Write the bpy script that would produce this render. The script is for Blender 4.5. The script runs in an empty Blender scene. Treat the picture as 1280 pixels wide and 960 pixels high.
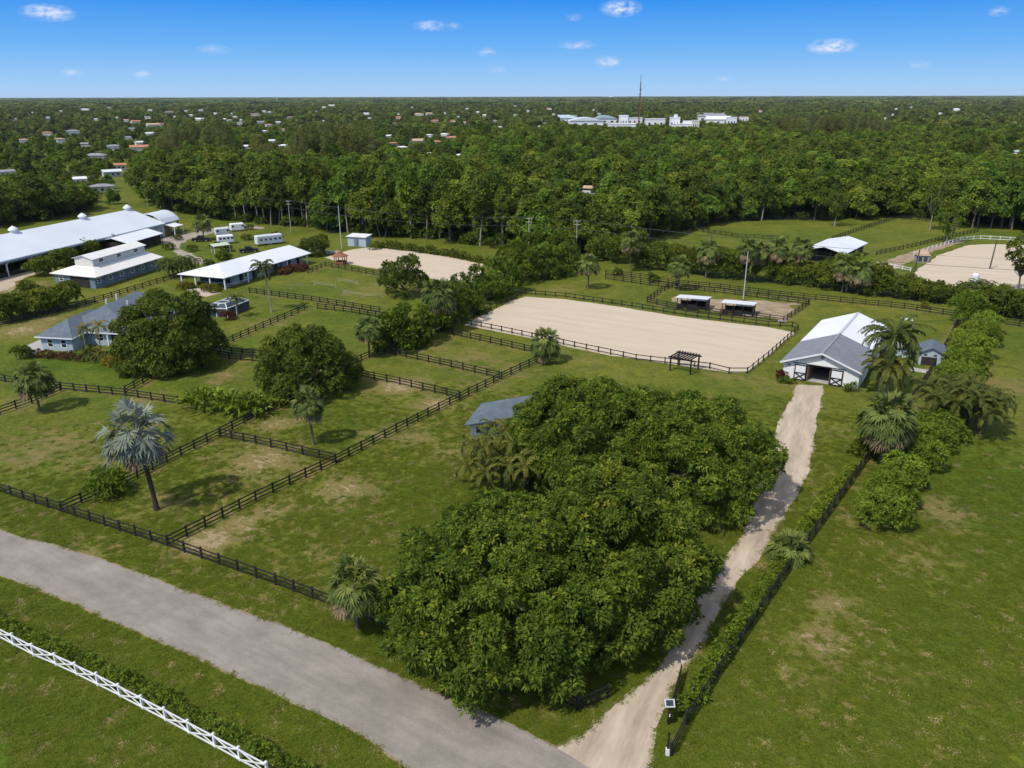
import bpy, bmesh, math, random
import numpy as np
from mathutils import Vector, Matrix

random.seed(7)
SC = bpy.context.scene
COL = SC.collection
D2R = math.radians

# ------------------------------------------------------------------ survey
# the photograph was taken from a drone 44 m up; P() turns a point of it into a place on the ground (metres)
F = 970.0; HC = 44.0; PT = math.atan((480 - 119.3) / F); RL = D2R(0.13)
CP, SP = math.cos(PT), math.sin(PT)
def P(x, y, z=0.0):
    a = (x - 640) / F; b = (y - 480) / F
    u = a * math.cos(RL) - b * math.sin(RL); v = b * math.cos(RL) + a * math.sin(RL)
    f = CP - v * SP; d = SP + v * CP
    t = (HC - z) / d
    return (u * t, f * t)
def P3(x, y, z=0.0):
    q = P(x, y, z); return (q[0], q[1], z)

# ------------------------------------------------------------------ materials
def new_mat(name):
    m = bpy.data.materials.new(name); m.use_nodes = True
    nt = m.node_tree; nt.nodes.clear()
    return m, nt, nt.nodes, nt.links
def mat(name, base, rough=.6, spec=.3, var=None, scale=1.0, detail=4, metal=0.0, bump=0.0, bscale=None, stretch=None, rot=0):
    m, nt, N, L = new_mat(name)
    out = N.new('ShaderNodeOutputMaterial'); b = N.new('ShaderNodeBsdfPrincipled')
    L.new(b.outputs[0], out.inputs[0])
    b.inputs['Roughness'].default_value = rough; b.inputs['Metallic'].default_value = metal
    b.inputs['Specular IOR Level'].default_value = spec
    b.inputs['Base Color'].default_value = (*base, 1)
    tc = N.new('ShaderNodeTexCoord'); mp = N.new('ShaderNodeMapping'); L.new(tc.outputs['Object'], mp.inputs[0])
    if stretch: mp.vector_type = 'TEXTURE'; mp.inputs['Scale'].default_value = tuple(1/q for q in stretch); mp.inputs['Rotation'].default_value = (0, 0, rot)
    if var:
        n = N.new('ShaderNodeTexNoise'); n.inputs['Scale'].default_value = scale; n.inputs['Detail'].default_value = detail
        n.inputs['Roughness'].default_value = .65
        L.new(mp.outputs[0], n.inputs['Vector'])
        r = N.new('ShaderNodeValToRGB'); r.color_ramp.elements[0].position = .3; r.color_ramp.elements[1].position = .7
        r.color_ramp.elements[0].color = (*base, 1); r.color_ramp.elements[1].color = (*var, 1)
        L.new(n.outputs[0], r.inputs[0]); L.new(r.outputs[0], b.inputs['Base Color'])
    if bump:
        n2 = N.new('ShaderNodeTexNoise'); n2.inputs['Scale'].default_value = bscale or scale * 3; n2.inputs['Detail'].default_value = 3
        L.new(mp.outputs[0], n2.inputs['Vector'])
        bp = N.new('ShaderNodeBump'); bp.inputs['Strength'].default_value = bump; bp.inputs['Distance'].default_value = .05
        L.new(n2.outputs[0], bp.inputs['Height']); L.new(bp.outputs[0], b.inputs['Normal'])
    return m
def leaf_mat(name, stops, trans=.32, rough=.6, vary=.10, spec=.12):
    """leaf colour runs along 'tint' (each leaf its own value) and shifts a little from plant to plant"""
    m, nt, N, L = new_mat(name)
    out = N.new('ShaderNodeOutputMaterial'); b = N.new('ShaderNodeBsdfPrincipled'); tr = N.new('ShaderNodeBsdfTranslucent')
    mx = N.new('ShaderNodeMixShader'); mx.inputs[0].default_value = trans
    at = N.new('ShaderNodeAttribute'); at.attribute_name = 'tint'
    r = N.new('ShaderNodeValToRGB'); e = r.color_ramp.elements
    while len(e) < len(stops): e.new(.5)
    for el, (p, c) in zip(e, stops): el.position = p; el.color = (*c, 1)
    oi = N.new('ShaderNodeObjectInfo')
    hs = N.new('ShaderNodeHueSaturation')
    mr = N.new('ShaderNodeMapRange'); mr.inputs[3].default_value = .5 - vary * .15; mr.inputs[4].default_value = .5 + vary * .20
    L.new(oi.outputs['Random'], mr.inputs[0]); L.new(mr.outputs[0], hs.inputs['Hue'])
    wn = N.new('ShaderNodeTexWhiteNoise'); wn.noise_dimensions = '1D'; L.new(oi.outputs['Random'], wn.inputs['W'])
    mv = N.new('ShaderNodeMapRange'); mv.inputs[3].default_value = 1 - vary * 3.2; mv.inputs[4].default_value = 1 + vary * 2.6
    L.new(wn.outputs['Value'], mv.inputs[0]); L.new(mv.outputs[0], hs.inputs['Value'])
    L.new(at.outputs['Fac'], r.inputs[0]); L.new(r.outputs[0], hs.inputs['Color'])
    L.new(hs.outputs[0], b.inputs['Base Color']); L.new(hs.outputs[0], tr.inputs['Color'])
    b.inputs['Roughness'].default_value = rough; b.inputs['Specular IOR Level'].default_value = spec
    L.new(b.outputs[0], mx.inputs[1]); L.new(tr.outputs[0], mx.inputs[2]); L.new(mx.outputs[0], out.inputs[0])
    return m

M = {}
M['black_board'] = mat('black_board', (.012, .011, .012), .55, .3, var=(.026, .023, .024), scale=2)
M['white_board'] = mat('white_board', (.78, .78, .78), .5, .3, var=(.68, .68, .67), scale=1.5)
M['white_paint'] = mat('white_paint', (.74, .75, .77), .55, .3, var=(.66, .67, .70), scale=.6)
M['white_metal'] = mat('white_metal', (.70, .715, .74), .42, .4, var=(.60, .62, .66), scale=.15)
M['pale_metal'] = mat('pale_metal', (.60, .64, .68), .45, .3, var=(.52, .56, .61), scale=.08)
M['cream_paint'] = mat('cream_paint', (.62, .60, .55), .6, .3, var=(.55, .53, .49), scale=.8)
M['cream_metal'] = mat('cream_metal', (.70, .69, .66), .5, .3, var=(.62, .61, .58), scale=.2)
M['blue_paint'] = mat('blue_paint', (.125, .18, .215), .6, .3, var=(.165, .225, .26), scale=.7)
M['pale_blue_paint'] = mat('pale_blue_paint', (.33, .405, .46), .6, .3, var=(.39, .46, .51), scale=.7)
M['grey_shingle'] = mat('grey_shingle', (.155, .165, .19), .85, .2, var=(.22, .23, .26), scale=.9, detail=9, bump=.3, bscale=5)
M['blue_shingle'] = mat('blue_shingle', (.082, .105, .128), .85, .15, var=(.13, .16, .19), scale=.9, detail=9, bump=.3, bscale=5)
M['glass'] = mat('glass', (.02, .03, .035), .08, .6)
M['dark_inside'] = mat('dark_inside', (.02, .018, .017), .8, .2, var=(.04, .035, .03), scale=.5)  # near-black colour stands in for shade inside openings; some dark parts too
M['concrete'] = mat('concrete', (.40, .38, .36), .8, .2, var=(.30, .29, .28), scale=.6)
M['paver'] = mat('paver', (.40, .31, .26), .8, .2, var=(.46, .37, .31), scale=1.2)
M['brick_red'] = mat('brick_red', (.20, .075, .045), .7, .3, var=(.28, .11, .06), scale=1.5)
M['wood'] = mat('wood', (.24, .16, .10), .7, .3, var=(.32, .22, .14), scale=1.2)
M['pole_wood'] = mat('pole_wood', (.30, .28, .26), .8, .2, var=(.40, .38, .35), scale=1.0)
M['dark_pole'] = mat('dark_pole', (.05, .045, .04), .8, .2, var=(.09, .08, .07), scale=1.0)
M['bark'] = mat('bark', (.10, .08, .06), .9, .15, var=(.18, .15, .12), scale=2.5, bump=.4)
M['pale_bark'] = mat('pale_bark', (.34, .30, .25), .9, .15, var=(.20, .17, .14), scale=1.5, bump=.3)
M['palm_bark'] = mat('palm_bark', (.095, .075, .06), .9, .1, var=(.19, .155, .12), scale=3.5, bump=.4)
M['terracotta'] = mat('terracotta', (.36, .15, .08), .8, .2, var=(.46, .22, .13), scale=.5)
M['tan_tile'] = mat('tan_tile', (.40, .27, .19), .8, .2, var=(.48, .34, .25), scale=.5)
M['grey_tile'] = mat('grey_tile', (.20, .21, .23), .8, .2, var=(.27, .28, .30), scale=.5)
M['brown_tile'] = mat('brown_tile', (.20, .14, .11), .8, .2, var=(.27, .20, .16), scale=.5)
M['teal_metal'] = mat('teal_metal', (.32, .44, .48), .5, .3, var=(.40, .52, .55), scale=.1)
M['rubber'] = mat('rubber', (.015, .015, .015), .8, .2)
M['steel'] = mat('steel', (.45, .46, .48), .4, .4)
M['car_dark'] = mat('car_dark', (.015, .016, .019), .3, .5)
M['wire'] = mat('wire', (.05, .05, .05), .6, .3)
M['green_metal'] = mat('green_metal', (.42, .50, .34), .5, .3)
M['mast_red'] = mat('mast_red', (.30, .10, .07), .6, .3)
M['screen_mesh'] = mat('screen_mesh', (.035, .06, .08), .6, .3)

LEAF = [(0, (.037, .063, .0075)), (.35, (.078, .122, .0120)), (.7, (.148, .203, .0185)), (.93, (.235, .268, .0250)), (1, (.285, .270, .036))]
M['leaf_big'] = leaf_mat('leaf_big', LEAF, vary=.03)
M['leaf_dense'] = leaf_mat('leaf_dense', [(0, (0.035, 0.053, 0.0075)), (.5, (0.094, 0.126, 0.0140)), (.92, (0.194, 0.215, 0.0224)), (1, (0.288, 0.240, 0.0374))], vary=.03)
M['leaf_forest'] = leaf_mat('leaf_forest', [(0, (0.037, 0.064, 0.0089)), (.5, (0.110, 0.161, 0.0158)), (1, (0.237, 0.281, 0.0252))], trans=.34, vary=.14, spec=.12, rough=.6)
M['leaf_pine'] = leaf_mat('leaf_pine', [(0, (.070, .080, .022)), (.5, (.140, .155, .040)), (1, (.22, .225, .06))], trans=.35, vary=.08, spec=.1, rough=.7)
M['leaf_far'] = leaf_mat('leaf_far', [(0, (0.041, 0.060, 0.0124)), (.5, (0.105, 0.139, 0.0228)), (1, (0.206, 0.230, 0.0362))], trans=.3, vary=.17, spec=.15, rough=.7)
M['leaf_hedge'] = leaf_mat('leaf_hedge', [(0, (0.041, 0.065, 0.0076)), (.5, (0.108, 0.155, 0.0142)), (1, (.215, .285, .028))], vary=.06)
M['leaf_yellow'] = leaf_mat('leaf_yellow', [(0, (.07, .075, .01)), (.5, (.19, .18, .02)), (1, (.40, .33, .05))], vary=.04)
M['leaf_red'] = leaf_mat('leaf_red', [(0, (.05, .015, .012)), (.5, (.12, .035, .03)), (1, (.12, .10, .03))], vary=.04)
FAN = [(0, (0.036, 0.053, 0.0125)), (.4, (0.084, 0.118, 0.0262)), (.8, (0.186, 0.218, 0.0523)), (.86, (.19, .165, .07)), (1, (.215, .160, .092))]
M['leaf_fan'] = leaf_mat('leaf_fan', FAN, trans=.15, vary=.05)
M['leaf_silver'] = leaf_mat('leaf_silver', [(0, (.058, .078, .058)), (.45, (.150, .178, .136)), (.8, (.28, .305, .235)), (.9, (.20, .16, .09)), (1, (.15, .10, .06))], trans=.1, vary=.02)
M['leaf_coco'] = leaf_mat('leaf_coco', [(0, (0.024, 0.040, 0.0090)), (.5, (0.068, 0.090, 0.0162)), (.85, (0.154, 0.149, 0.0252)), (1, (0.286, 0.187, 0.0540))], trans=.2, vary=.04)

# ------------------------------------------------------------------ objects
def tag(o, label=None, cat=None, group=None, kind=None):
    if label: o['label'] = label
    if cat: o['category'] = cat
    if group: o['group'] = group
    if kind: o['kind'] = kind
    return o
def thing(name, loc, label, cat, group=None):
    o = bpy.data.objects.new(name, None); COL.objects.link(o)
    o.location = loc; o.empty_display_size = .3
    return tag(o, label, cat, group)
def base_of(o):
    p = Vector((0, 0, 0))
    while o is not None: p = p + o.location; o = o.parent
    return p
def link_mesh(name, me, m, parent=None):
    if m is not None and not me.materials: me.materials.append(m)
    o = bpy.data.objects.new(name, me); COL.objects.link(o)
    if parent is not None: o.parent = parent
    return o
def copy_tree(root, loc, rz=None, sc=None, label=None, group=None):
    r = root.copy(); COL.objects.link(r); r.location = loc
    if rz is not None: r.rotation_euler = (0, 0, rz)
    if sc is not None: r.scale = sc
    if label: r['label'] = label
    if group: r['group'] = group
    for ch in root.children:
        c = ch.copy(); COL.objects.link(c); c.parent = r
        for g in ch.children:
            d = g.copy(); COL.objects.link(d); d.parent = c
    return r

class Frame:
    """a building's own axes: x along ax, y along ay, z up"""
    def __init__(s, o, ax, ay, z=0):
        s.o = Vector((o[0], o[1], z)); s.x = Vector((ax[0], ax[1], 0)).normalized(); s.y = Vector((ay[0], ay[1], 0)).normalized()
    def __call__(s, p): return s.o + s.x * p[0] + s.y * p[1] + Vector((0, 0, p[2]))
def ident(p): return Vector(p)

class MB:
    def __init__(s, fr=ident): s.v = []; s.f = []; s.fr = fr
    def add(s, pts, faces):
        k = len(s.v); s.v += [s.fr(p) for p in pts]; s.f += [tuple(i + k for i in q) for q in faces]; return s
    def box(s, x0, y0, z0, x1, y1, z1):
        return s.add([(x0,y0,z0),(x1,y0,z0),(x1,y1,z0),(x0,y1,z0),(x0,y0,z1),(x1,y0,z1),(x1,y1,z1),(x0,y1,z1)],
                     [(3,2,1,0),(4,5,6,7),(0,1,5,4),(1,2,6,5),(2,3,7,6),(3,0,4,7)])
    def poly(s, pts): return s.add(pts, [tuple(range(len(pts)))])
    def slab(s, pts, th=.14):
        n = len(pts)
        return s.add(list(pts) + [(p[0], p[1], p[2] - th) for p in pts],
                     [tuple(range(n)), tuple(range(2*n-1, n-1, -1))] + [(i, (i+1) % n + 0, (i+1) % n + n, i + n)[::-1] for i in range(n)])
    def prism(s, prof, axis, a0, a1):
        """profile of (u,z) pairs pushed along x (axis 0: u is y) or y (axis 1: u is x)"""
        n = len(prof)
        g = (lambda u, z, a: (a, u, z)) if axis == 0 else (lambda u, z, a: (u, a, z))
        return s.add([g(u, z, a0) for u, z in prof] + [g(u, z, a1) for u, z in prof],
                     [tuple(range(n)), tuple(range(2*n-1, n-1, -1))] + [(i, (i+1) % n, (i+1) % n + n, i + n)[::-1] for i in range(n)])
    def beam(s, p0, p1, w, h):
        p0 = s.fr(p0); p1 = s.fr(p1); d = (p1 - p0).normalized()
        up = Vector((0, 0, 1)) if abs(d.z) < .95 else Vector((1, 0, 0))
        a = d.cross(up).normalized() * w / 2; b = a.cross(d).normalized() * h / 2
        k = len(s.v)
        for p in (p0, p1): s.v += [p - a - b, p + a - b, p + a + b, p - a + b]
        s.f += [tuple(i + k for i in q) for q in [(3,2,1,0),(4,5,6,7),(0,1,5,4),(1,2,6,5),(2,3,7,6),(3,0,4,7)]]
        return s
    def tube(s, pts, rad, n=8):
        pts = [s.fr(p) for p in pts]; k = len(s.v)
        for i, p in enumerate(pts):
            d = (pts[min(i+1, len(pts)-1)] - pts[max(i-1, 0)]).normalized()
            up = Vector((0, 0, 1)) if abs(d.z) < .9 else Vector((1, 0, 0))
            a = d.cross(up).normalized(); b = a.cross(d)
            for j in range(n):
                t = 2 * math.pi * j / n; s.v.append(p + (a * math.cos(t) + b * math.sin(t)) * rad[i])
        for i in range(len(pts) - 1):
            for j in range(n): s.f.append((k+i*n+j, k+i*n+(j+1) % n, k+(i+1)*n+(j+1) % n, k+(i+1)*n+j))
        s.f.append(tuple(k + j for j in range(n))[::-1]); s.f.append(tuple(k + (len(pts)-1)*n + j for j in range(n)))
        return s
    def lathe(s, c, prof, n=14):
        k = len(s.v)
        for r, z in prof:
            for j in range(n):
                t = 2 * math.pi * j / n; s.v.append(s.fr((c[0] + r*math.cos(t), c[1] + r*math.sin(t), c[2] + z)))
        for i in range(len(prof) - 1):
            for j in range(n): s.f.append((k+i*n+j, k+i*n+(j+1) % n, k+(i+1)*n+(j+1) % n, k+(i+1)*n+j))
        s.f.append(tuple(k+j for j in range(n))[::-1]); s.f.append(tuple(k+(len(prof)-1)*n+j for j in range(n)))
        return s
    def build(s, name, m, parent=None, loc=None, label=None):
        b = base_of(parent) if parent is not None else Vector(loc or (0, 0, 0))
        me = bpy.data.meshes.new(name); me.from_pydata([v - b for v in s.v], [], s.f); me.update()
        o = link_mesh(name, me, m, parent)
        if parent is None: o.location = b
        if label: o['label'] = label
        return o

# ------------------------------------------------------------------ ground, roads, sand (structure)
def structure(name, pts, z, m, resample=None):
    mb = MB(); mb.poly([(p[0], p[1], z) for p in pts])
    o = mb.build(name, m); tag(o, kind='structure'); return o
def jag(pts, step=.8, amp=.18, seed=1, amp2=.25):
    """a worn edge: an outline resampled with small random offsets"""
    r = random.Random(seed); out = []
    n = len(pts); ph = [r.uniform(0, 6.28) for _ in range(4)]; s = 0
    for i in range(n):
        a = Vector(pts[i][:2]); b = Vector(pts[(i+1) % n][:2]); L = (b - a).length; k = max(1, int(L / step))
        if L < 1e-6: continue
        nn = Vector((-(b-a).y, (b-a).x)) / L
        for j in range(k):
            q = a + (b - a) * j / k; s += L / k
            o = amp2 * .5 * (math.sin(s * .31 + ph[0]) + math.sin(s * .83 + ph[1])) + r.uniform(-amp, amp)
            q2 = q + nn * o; out.append((q2.x, q2.y))
    return out
def smooth(pts, k=3):
    """Catmull-Rom through pts"""
    out = []
    for i in range(len(pts) - 1):
        p0 = Vector(pts[max(i-1, 0)]); p1 = Vector(pts[i]); p2 = Vector(pts[i+1]); p3 = Vector(pts[min(i+2, len(pts)-1)])
        for j in range(k):
            t = j / k
            out.append(tuple(.5 * ((2*p1) + (p2-p0)*t + (2*p0-5*p1+4*p2-p3)*t*t + (3*p1-p0-3*p2+p3)*t**3)))
    out.append(tuple(pts[-1])); return out

def ground_mat():
    m, nt, N, L = new_mat('grass')
    out = N.new('ShaderNodeOutputMaterial'); b = N.new('ShaderNodeBsdfPrincipled'); L.new(b.outputs[0], out.inputs[0])
    b.inputs['Roughness'].default_value = .9; b.inputs['Specular IOR Level'].default_value = .1
    g = N.new('ShaderNodeNewGeometry')
    def noise(scale, detail=4, rough=.6, st=None, dist=0):
        n = N.new('ShaderNodeTexNoise'); n.inputs['Scale'].default_value = scale; n.inputs['Detail'].default_value = detail
        n.inputs['Roughness'].default_value = rough; n.inputs['Distortion'].default_value = dist
        if st:
            mp = N.new('ShaderNodeMapping'); mp.vector_type = 'TEXTURE'; mp.inputs['Rotation'].default_value = (0, 0, st[0]); mp.inputs['Scale'].default_value = (1/st[1], 1, 1)
            L.new(g.outputs['Position'], mp.inputs[0]); L.new(mp.outputs[0], n.inputs['Vector'])
        else: L.new(g.outputs['Position'], n.inputs['Vector'])
        return n.outputs[0]
    def ramp(src, stops):
        r = N.new('ShaderNodeValToRGB'); e = r.color_ramp.elements
        while len(e) < len(stops): e.new(.5)
        for el, (p, c) in zip(e, stops): el.position = p; el.color = (*c, 1) if isinstance(c, tuple) else (c, c, c, 1)
        L.new(src, r.inputs[0]); return r.outputs[0]
    def mix(f, a, bb, mode='MIX'):
        x = N.new('ShaderNodeMix'); x.data_type = 'RGBA'; x.blend_type = mode
        if isinstance(f, float): x.inputs[0].default_value = f
        else: L.new(f, x.inputs[0])
        for i, c in ((6, a), (7, bb)):
            if isinstance(c, tuple): x.inputs[i].default_value = (*c, 1)
            else: L.new(c, x.inputs[i])
        return x.outputs[2]
    def mth(op, a, bb):
        x = N.new('ShaderNodeMath'); x.operation = op
        for i, c in ((0, a), (1, bb)):
            if isinstance(c, (int, float)): x.inputs[i].default_value = c
            else: L.new(c, x.inputs[i])
        return x.outputs[0]
    base = ramp(noise(.045, 5, .6), [(.3, (.070, .100, .0105)), (.5, (.102, .125, .0140)), (.7, (.140, .147, .021))])
    mid = ramp(noise(.32, 6, .7, dist=.4), [(.3, (.60, .68, .55)), (.5, (1, 1, 1)), (.72, (1.30, 1.18, 1.10))])
    c = mix(1.0, base, mid, 'MULTIPLY')
    fine = ramp(noise(2.6, 6, .75, st=(D2R(-28), .45)), [(.30, (.36, .44, .34)), (.5, (1, 1, 1)), (.70, (1.7, 1.55, 1.6))])
    c = mix(.85, c, mix(1.0, c, fine, 'MULTIPLY'))
    at = N.new('ShaderNodeAttribute'); at.attribute_name = 'dry'
    at2 = N.new('ShaderNodeAttribute'); at2.attribute_name = 'lush'
    c = mix(mth('MULTIPLY', at2.outputs['Fac'], .7), c, mix(1.0, c, (.62, .90, .50), 'MULTIPLY'))
    # dry straw and bare soil where horses and tyres wear the sward
    straw = mth('ADD', mth('MULTIPLY', noise(.55, 7, .72, st=(D2R(-20), .6), dist=.6), 1.35), mth('MULTIPLY', at.outputs['Fac'], .55))
    c = mix(ramp(straw, [(.80, 0.0), (1.08, .85)]), c, (.185, .150, .050))
    bare = mth('ADD', mth('MULTIPLY', noise(1.3, 6, .75, st=(D2R(-25), .55), dist=.8), 1.1), mth('MULTIPLY', at.outputs['Fac'], .52))
    c = mix(ramp(bare, [(.93, 0.0), (1.07, .85)]), c, (.36, .27, .165))
    fl = mth('ADD', mth('MULTIPLY', noise(4.2, 4, .7, st=(D2R(35), .4), dist=1.2), 1.0), mth('MULTIPLY', at.outputs['Fac'], .20))
    c = mix(ramp(fl, [(.665, 0.0), (.76, .7)]), c, (.30, .25, .12))
    L.new(c, b.inputs['Base Color'])
    bp = N.new('ShaderNodeBump'); bp.inputs['Strength'].default_value = .9; bp.inputs['Distance'].default_value = .22
    hsum = mth('ADD', noise(3.2, 5, .75), mth('MULTIPLY', noise(.6, 4, .6), 1.5))
    L.new(hsum, bp.inputs['Height']); L.new(bp.outputs[0], b.inputs['Normal'])
    return m
def axis(lo, hi, step, far):
    mid = list(np.arange(lo, hi + .1, step)); out = []; d = step
    x = hi
    right = []
    while x < far: d *= 1.35; x += d; right.append(min(x, far))
    x = lo; d = step; left = []
    while x > -far: d *= 1.35; x -= d; left.append(max(x, -far))
    return np.array(left[::-1] + mid + right)
WORN = [(60,560,9,.55),(170,545,6,.45),(110,575,5,.5),(25,505,5,.5),(330,575,7,.75),(280,640,6,.55),(200,630,5,.55),(380,590,5,.6),
             (500,482,5,.95),(545,505,4,.85),(345,530,4,.7),(470,545,4,.6),(430,612,5,.75),(340,640,4,.7),(258,678,4,.95),(300,655,4,.75),
             (520,545,5,.55),(560,565,4,.6),(450,660,6,.35),(395,700,7,.45),(580,450,9,.5),(540,432,6,.5),(640,462,6,.45),(605,480,5,.5),
             (1080,650,4,.5),(1025,800,4,.75),(1040,755,3.5,.7),(1180,640,5,.6),(1250,480,6,.55),(1150,700,6,.45),(1000,850,4,.5),(1110,840,5,.35),
             (960,485,3,.5),(905,470,3,.5),(1000,520,3,.3),(30,412,7,.8),(60,400,5,.7),(330,405,6,.45),(360,430,5,.4),(700,362,5,.5),(760,372,4,.3),
             (520,275,9,.5),(640,290,8,.5),(900,330,6,.4),(985,378,3,.6),(1120,345,6,.5),(280,470,4,.6),(520,360,8,.4),(460,362,8,.4),(1180,500,5,.4),
             (120,690,3,.6),(60,705,3,.4),(700,860,4,.6),(640,870,4,.5),(880,720,2,.5),(970,700,2.0,.5),(700,435,4,.4),(735,450,4,.4),(20,360,8,.9),
             (1040,540,3,.4),(1060,600,3,.4),(990,480,2.5,.7),(940,475,3,.5),(35,575,6,.4),(180,500,4,.6),(215,470,3,.5),(300,448,3,.4)]
def dry_at(X, Y):
    dry = np.zeros_like(X)
    for px, py, r, s in WORN:
        x, y = P(px, py); dry = np.maximum(dry, s * np.exp(-((X-x)**2 + (Y-y)**2) / (r*r)))
    return dry
def build_ground():
    xs = axis(-130, 130, 1.6, 32000.); ys = axis(20, 330, 1.6, 32000.)
    X, Y = np.meshgrid(xs, ys); nx, ny = len(xs), len(ys)
    dry = np.zeros_like(X); lush = np.zeros_like(X)
    dry = dry_at(X, Y)
    for px, py, r, s in [(100,450,16,.9),(200,470,9,.8),(150,920,9,.8),(350,880,9,.7),(60,880,8,.8),(1200,900,14,.5),(1260,600,12,.7),(930,285,22,-.8),(1150,285,20,-.9),(300,430,8,.5),(620,640,7,.5),(500,620,7,.4)]:
        x, y = P(px, py); lush += s * np.exp(-((X-x)**2 + (Y-y)**2) / (r*r))
    for a, bb, s in FENCE_WEAR:
        a = np.array(a); bb = np.array(bb); d = bb - a; L2 = (d**2).sum()
        t = np.clip(((X-a[0])*d[0] + (Y-a[1])*d[1]) / L2, 0, 1)
        q = (X-a[0]-t*d[0])**2 + (Y-a[1]-t*d[1])**2
        dry = np.maximum(dry, s * np.exp(-q / 1.7))
    me = bpy.data.meshes.new('ground')
    V = np.stack([X, Y, np.zeros_like(X)], -1).reshape(-1, 3)
    i = np.arange(ny-1)[:, None] * nx + np.arange(nx-1)[None, :]
    Q = np.stack([i, i+1, i+nx+1, i+nx], -1).reshape(-1, 4)
    me.vertices.add(len(V)); me.vertices.foreach_set('co', V.ravel())
    me.loops.add(Q.size); me.loops.foreach_set('vertex_index', Q.ravel().astype(np.int32))
    me.polygons.add(len(Q)); me.polygons.foreach_set('loop_start', (np.arange(len(Q))*4).astype(np.int32))
    for nm, arr in (('dry', dry), ('lush', lush)):
        a = me.attributes.new(nm, 'FLOAT', 'POINT'); a.data.foreach_set('value', arr.ravel().astype(np.float32))
    me.update(); me.validate()
    o = link_mesh('ground', me, ground_mat()); tag(o, kind='structure')

def road_mat():
    m, nt, N, L = new_mat('asphalt')
    out = N.new('ShaderNodeOutputMaterial'); b = N.new('ShaderNodeBsdfPrincipled'); L.new(b.outputs[0], out.inputs[0])
    b.inputs['Roughness'].default_value = .85; b.inputs['Specular IOR Level'].default_value = .2
    g = N.new('ShaderNodeNewGeometry')
    mp = N.new('ShaderNodeMapping'); mp.vector_type = 'TEXTURE'; mp.inputs['Rotation'].default_value = (0, 0, D2R(-31)); mp.inputs['Scale'].default_value = (7, 1, 1)
    L.new(g.outputs['Position'], mp.inputs[0])
    def nz(s, d, src, r=.65):
        n = N.new('ShaderNodeTexNoise'); n.inputs['Scale'].default_value = s; n.inputs['Detail'].default_value = d; n.inputs['Roughness'].default_value = r
        L.new(src, n.inputs['Vector']); return n.outputs[0]
    r = N.new('ShaderNodeValToRGB'); e = r.color_ramp.elements
    e[0].position = .28; e[0].color = (.205, .182, .156, 1); e[1].position = .68; e[1].color = (.285, .254, .218, 1)
    L.new(nz(.75, 5, mp.outputs[0]), r.inputs[0])
    r2 = N.new('ShaderNodeValToRGB'); e = r2.color_ramp.elements
    e[0].position = .3; e[0].color = (.72, .72, .72, 1); e[1].position = .65; e[1].color = (1.12, 1.12, 1.12, 1)
    L.new(nz(.22, 6, g.outputs['Position'], .7), r2.inputs[0])
    r3 = N.new('ShaderNodeValToRGB'); e = r3.color_ramp.elements
    e[0].position = .35; e[0].color = (.86, .86, .86, 1); e[1].position = .65; e[1].color = (1.1, 1.1, 1.1, 1)
    L.new(nz(9, 3, g.outputs['Position'], .8), r3.inputs[0])
    x = N.new('ShaderNodeMix'); x.data_type = 'RGBA'; x.blend_type = 'MULTIPLY'; x.inputs[0].default_value = 1
    L.new(r.outputs[0], x.inputs[6]); L.new(r2.outputs[0], x.inputs[7])
    y = N.new('ShaderNodeMix'); y.data_type = 'RGBA'; y.blend_type = 'MULTIPLY'; y.inputs[0].default_value = 1
    L.new(x.outputs[2], y.inputs[6]); L.new(r3.outputs[0], y.inputs[7])
    L.new(y.outputs[2], b.inputs['Base Color'])
    return m
M['asphalt'] = road_mat()
M['sand'] = mat('sand', (.43, .36, .27), .95, .1, var=(.515, .435, .335), scale=.55, detail=9, bump=.35, bscale=1.2, stretch=(.13, 1, 1), rot=D2R(-30))
M['track'] = mat('track', (.28, .225, .165), .95, .1, var=(.50, .42, .325), scale=.75, detail=10, bump=.5, bscale=2.0, stretch=(.22, 1, 1), rot=D2R(64))
M['verge'] = mat('verge', (.17, .135, .08), .95, .1, var=(.30, .24, .16), scale=1.2, detail=8)
M['soil'] = mat('soil', (.20, .15, .10), .95, .1, var=(.36, .28, .19), scale=.4, detail=9)

FENCE_WEAR = []
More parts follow.
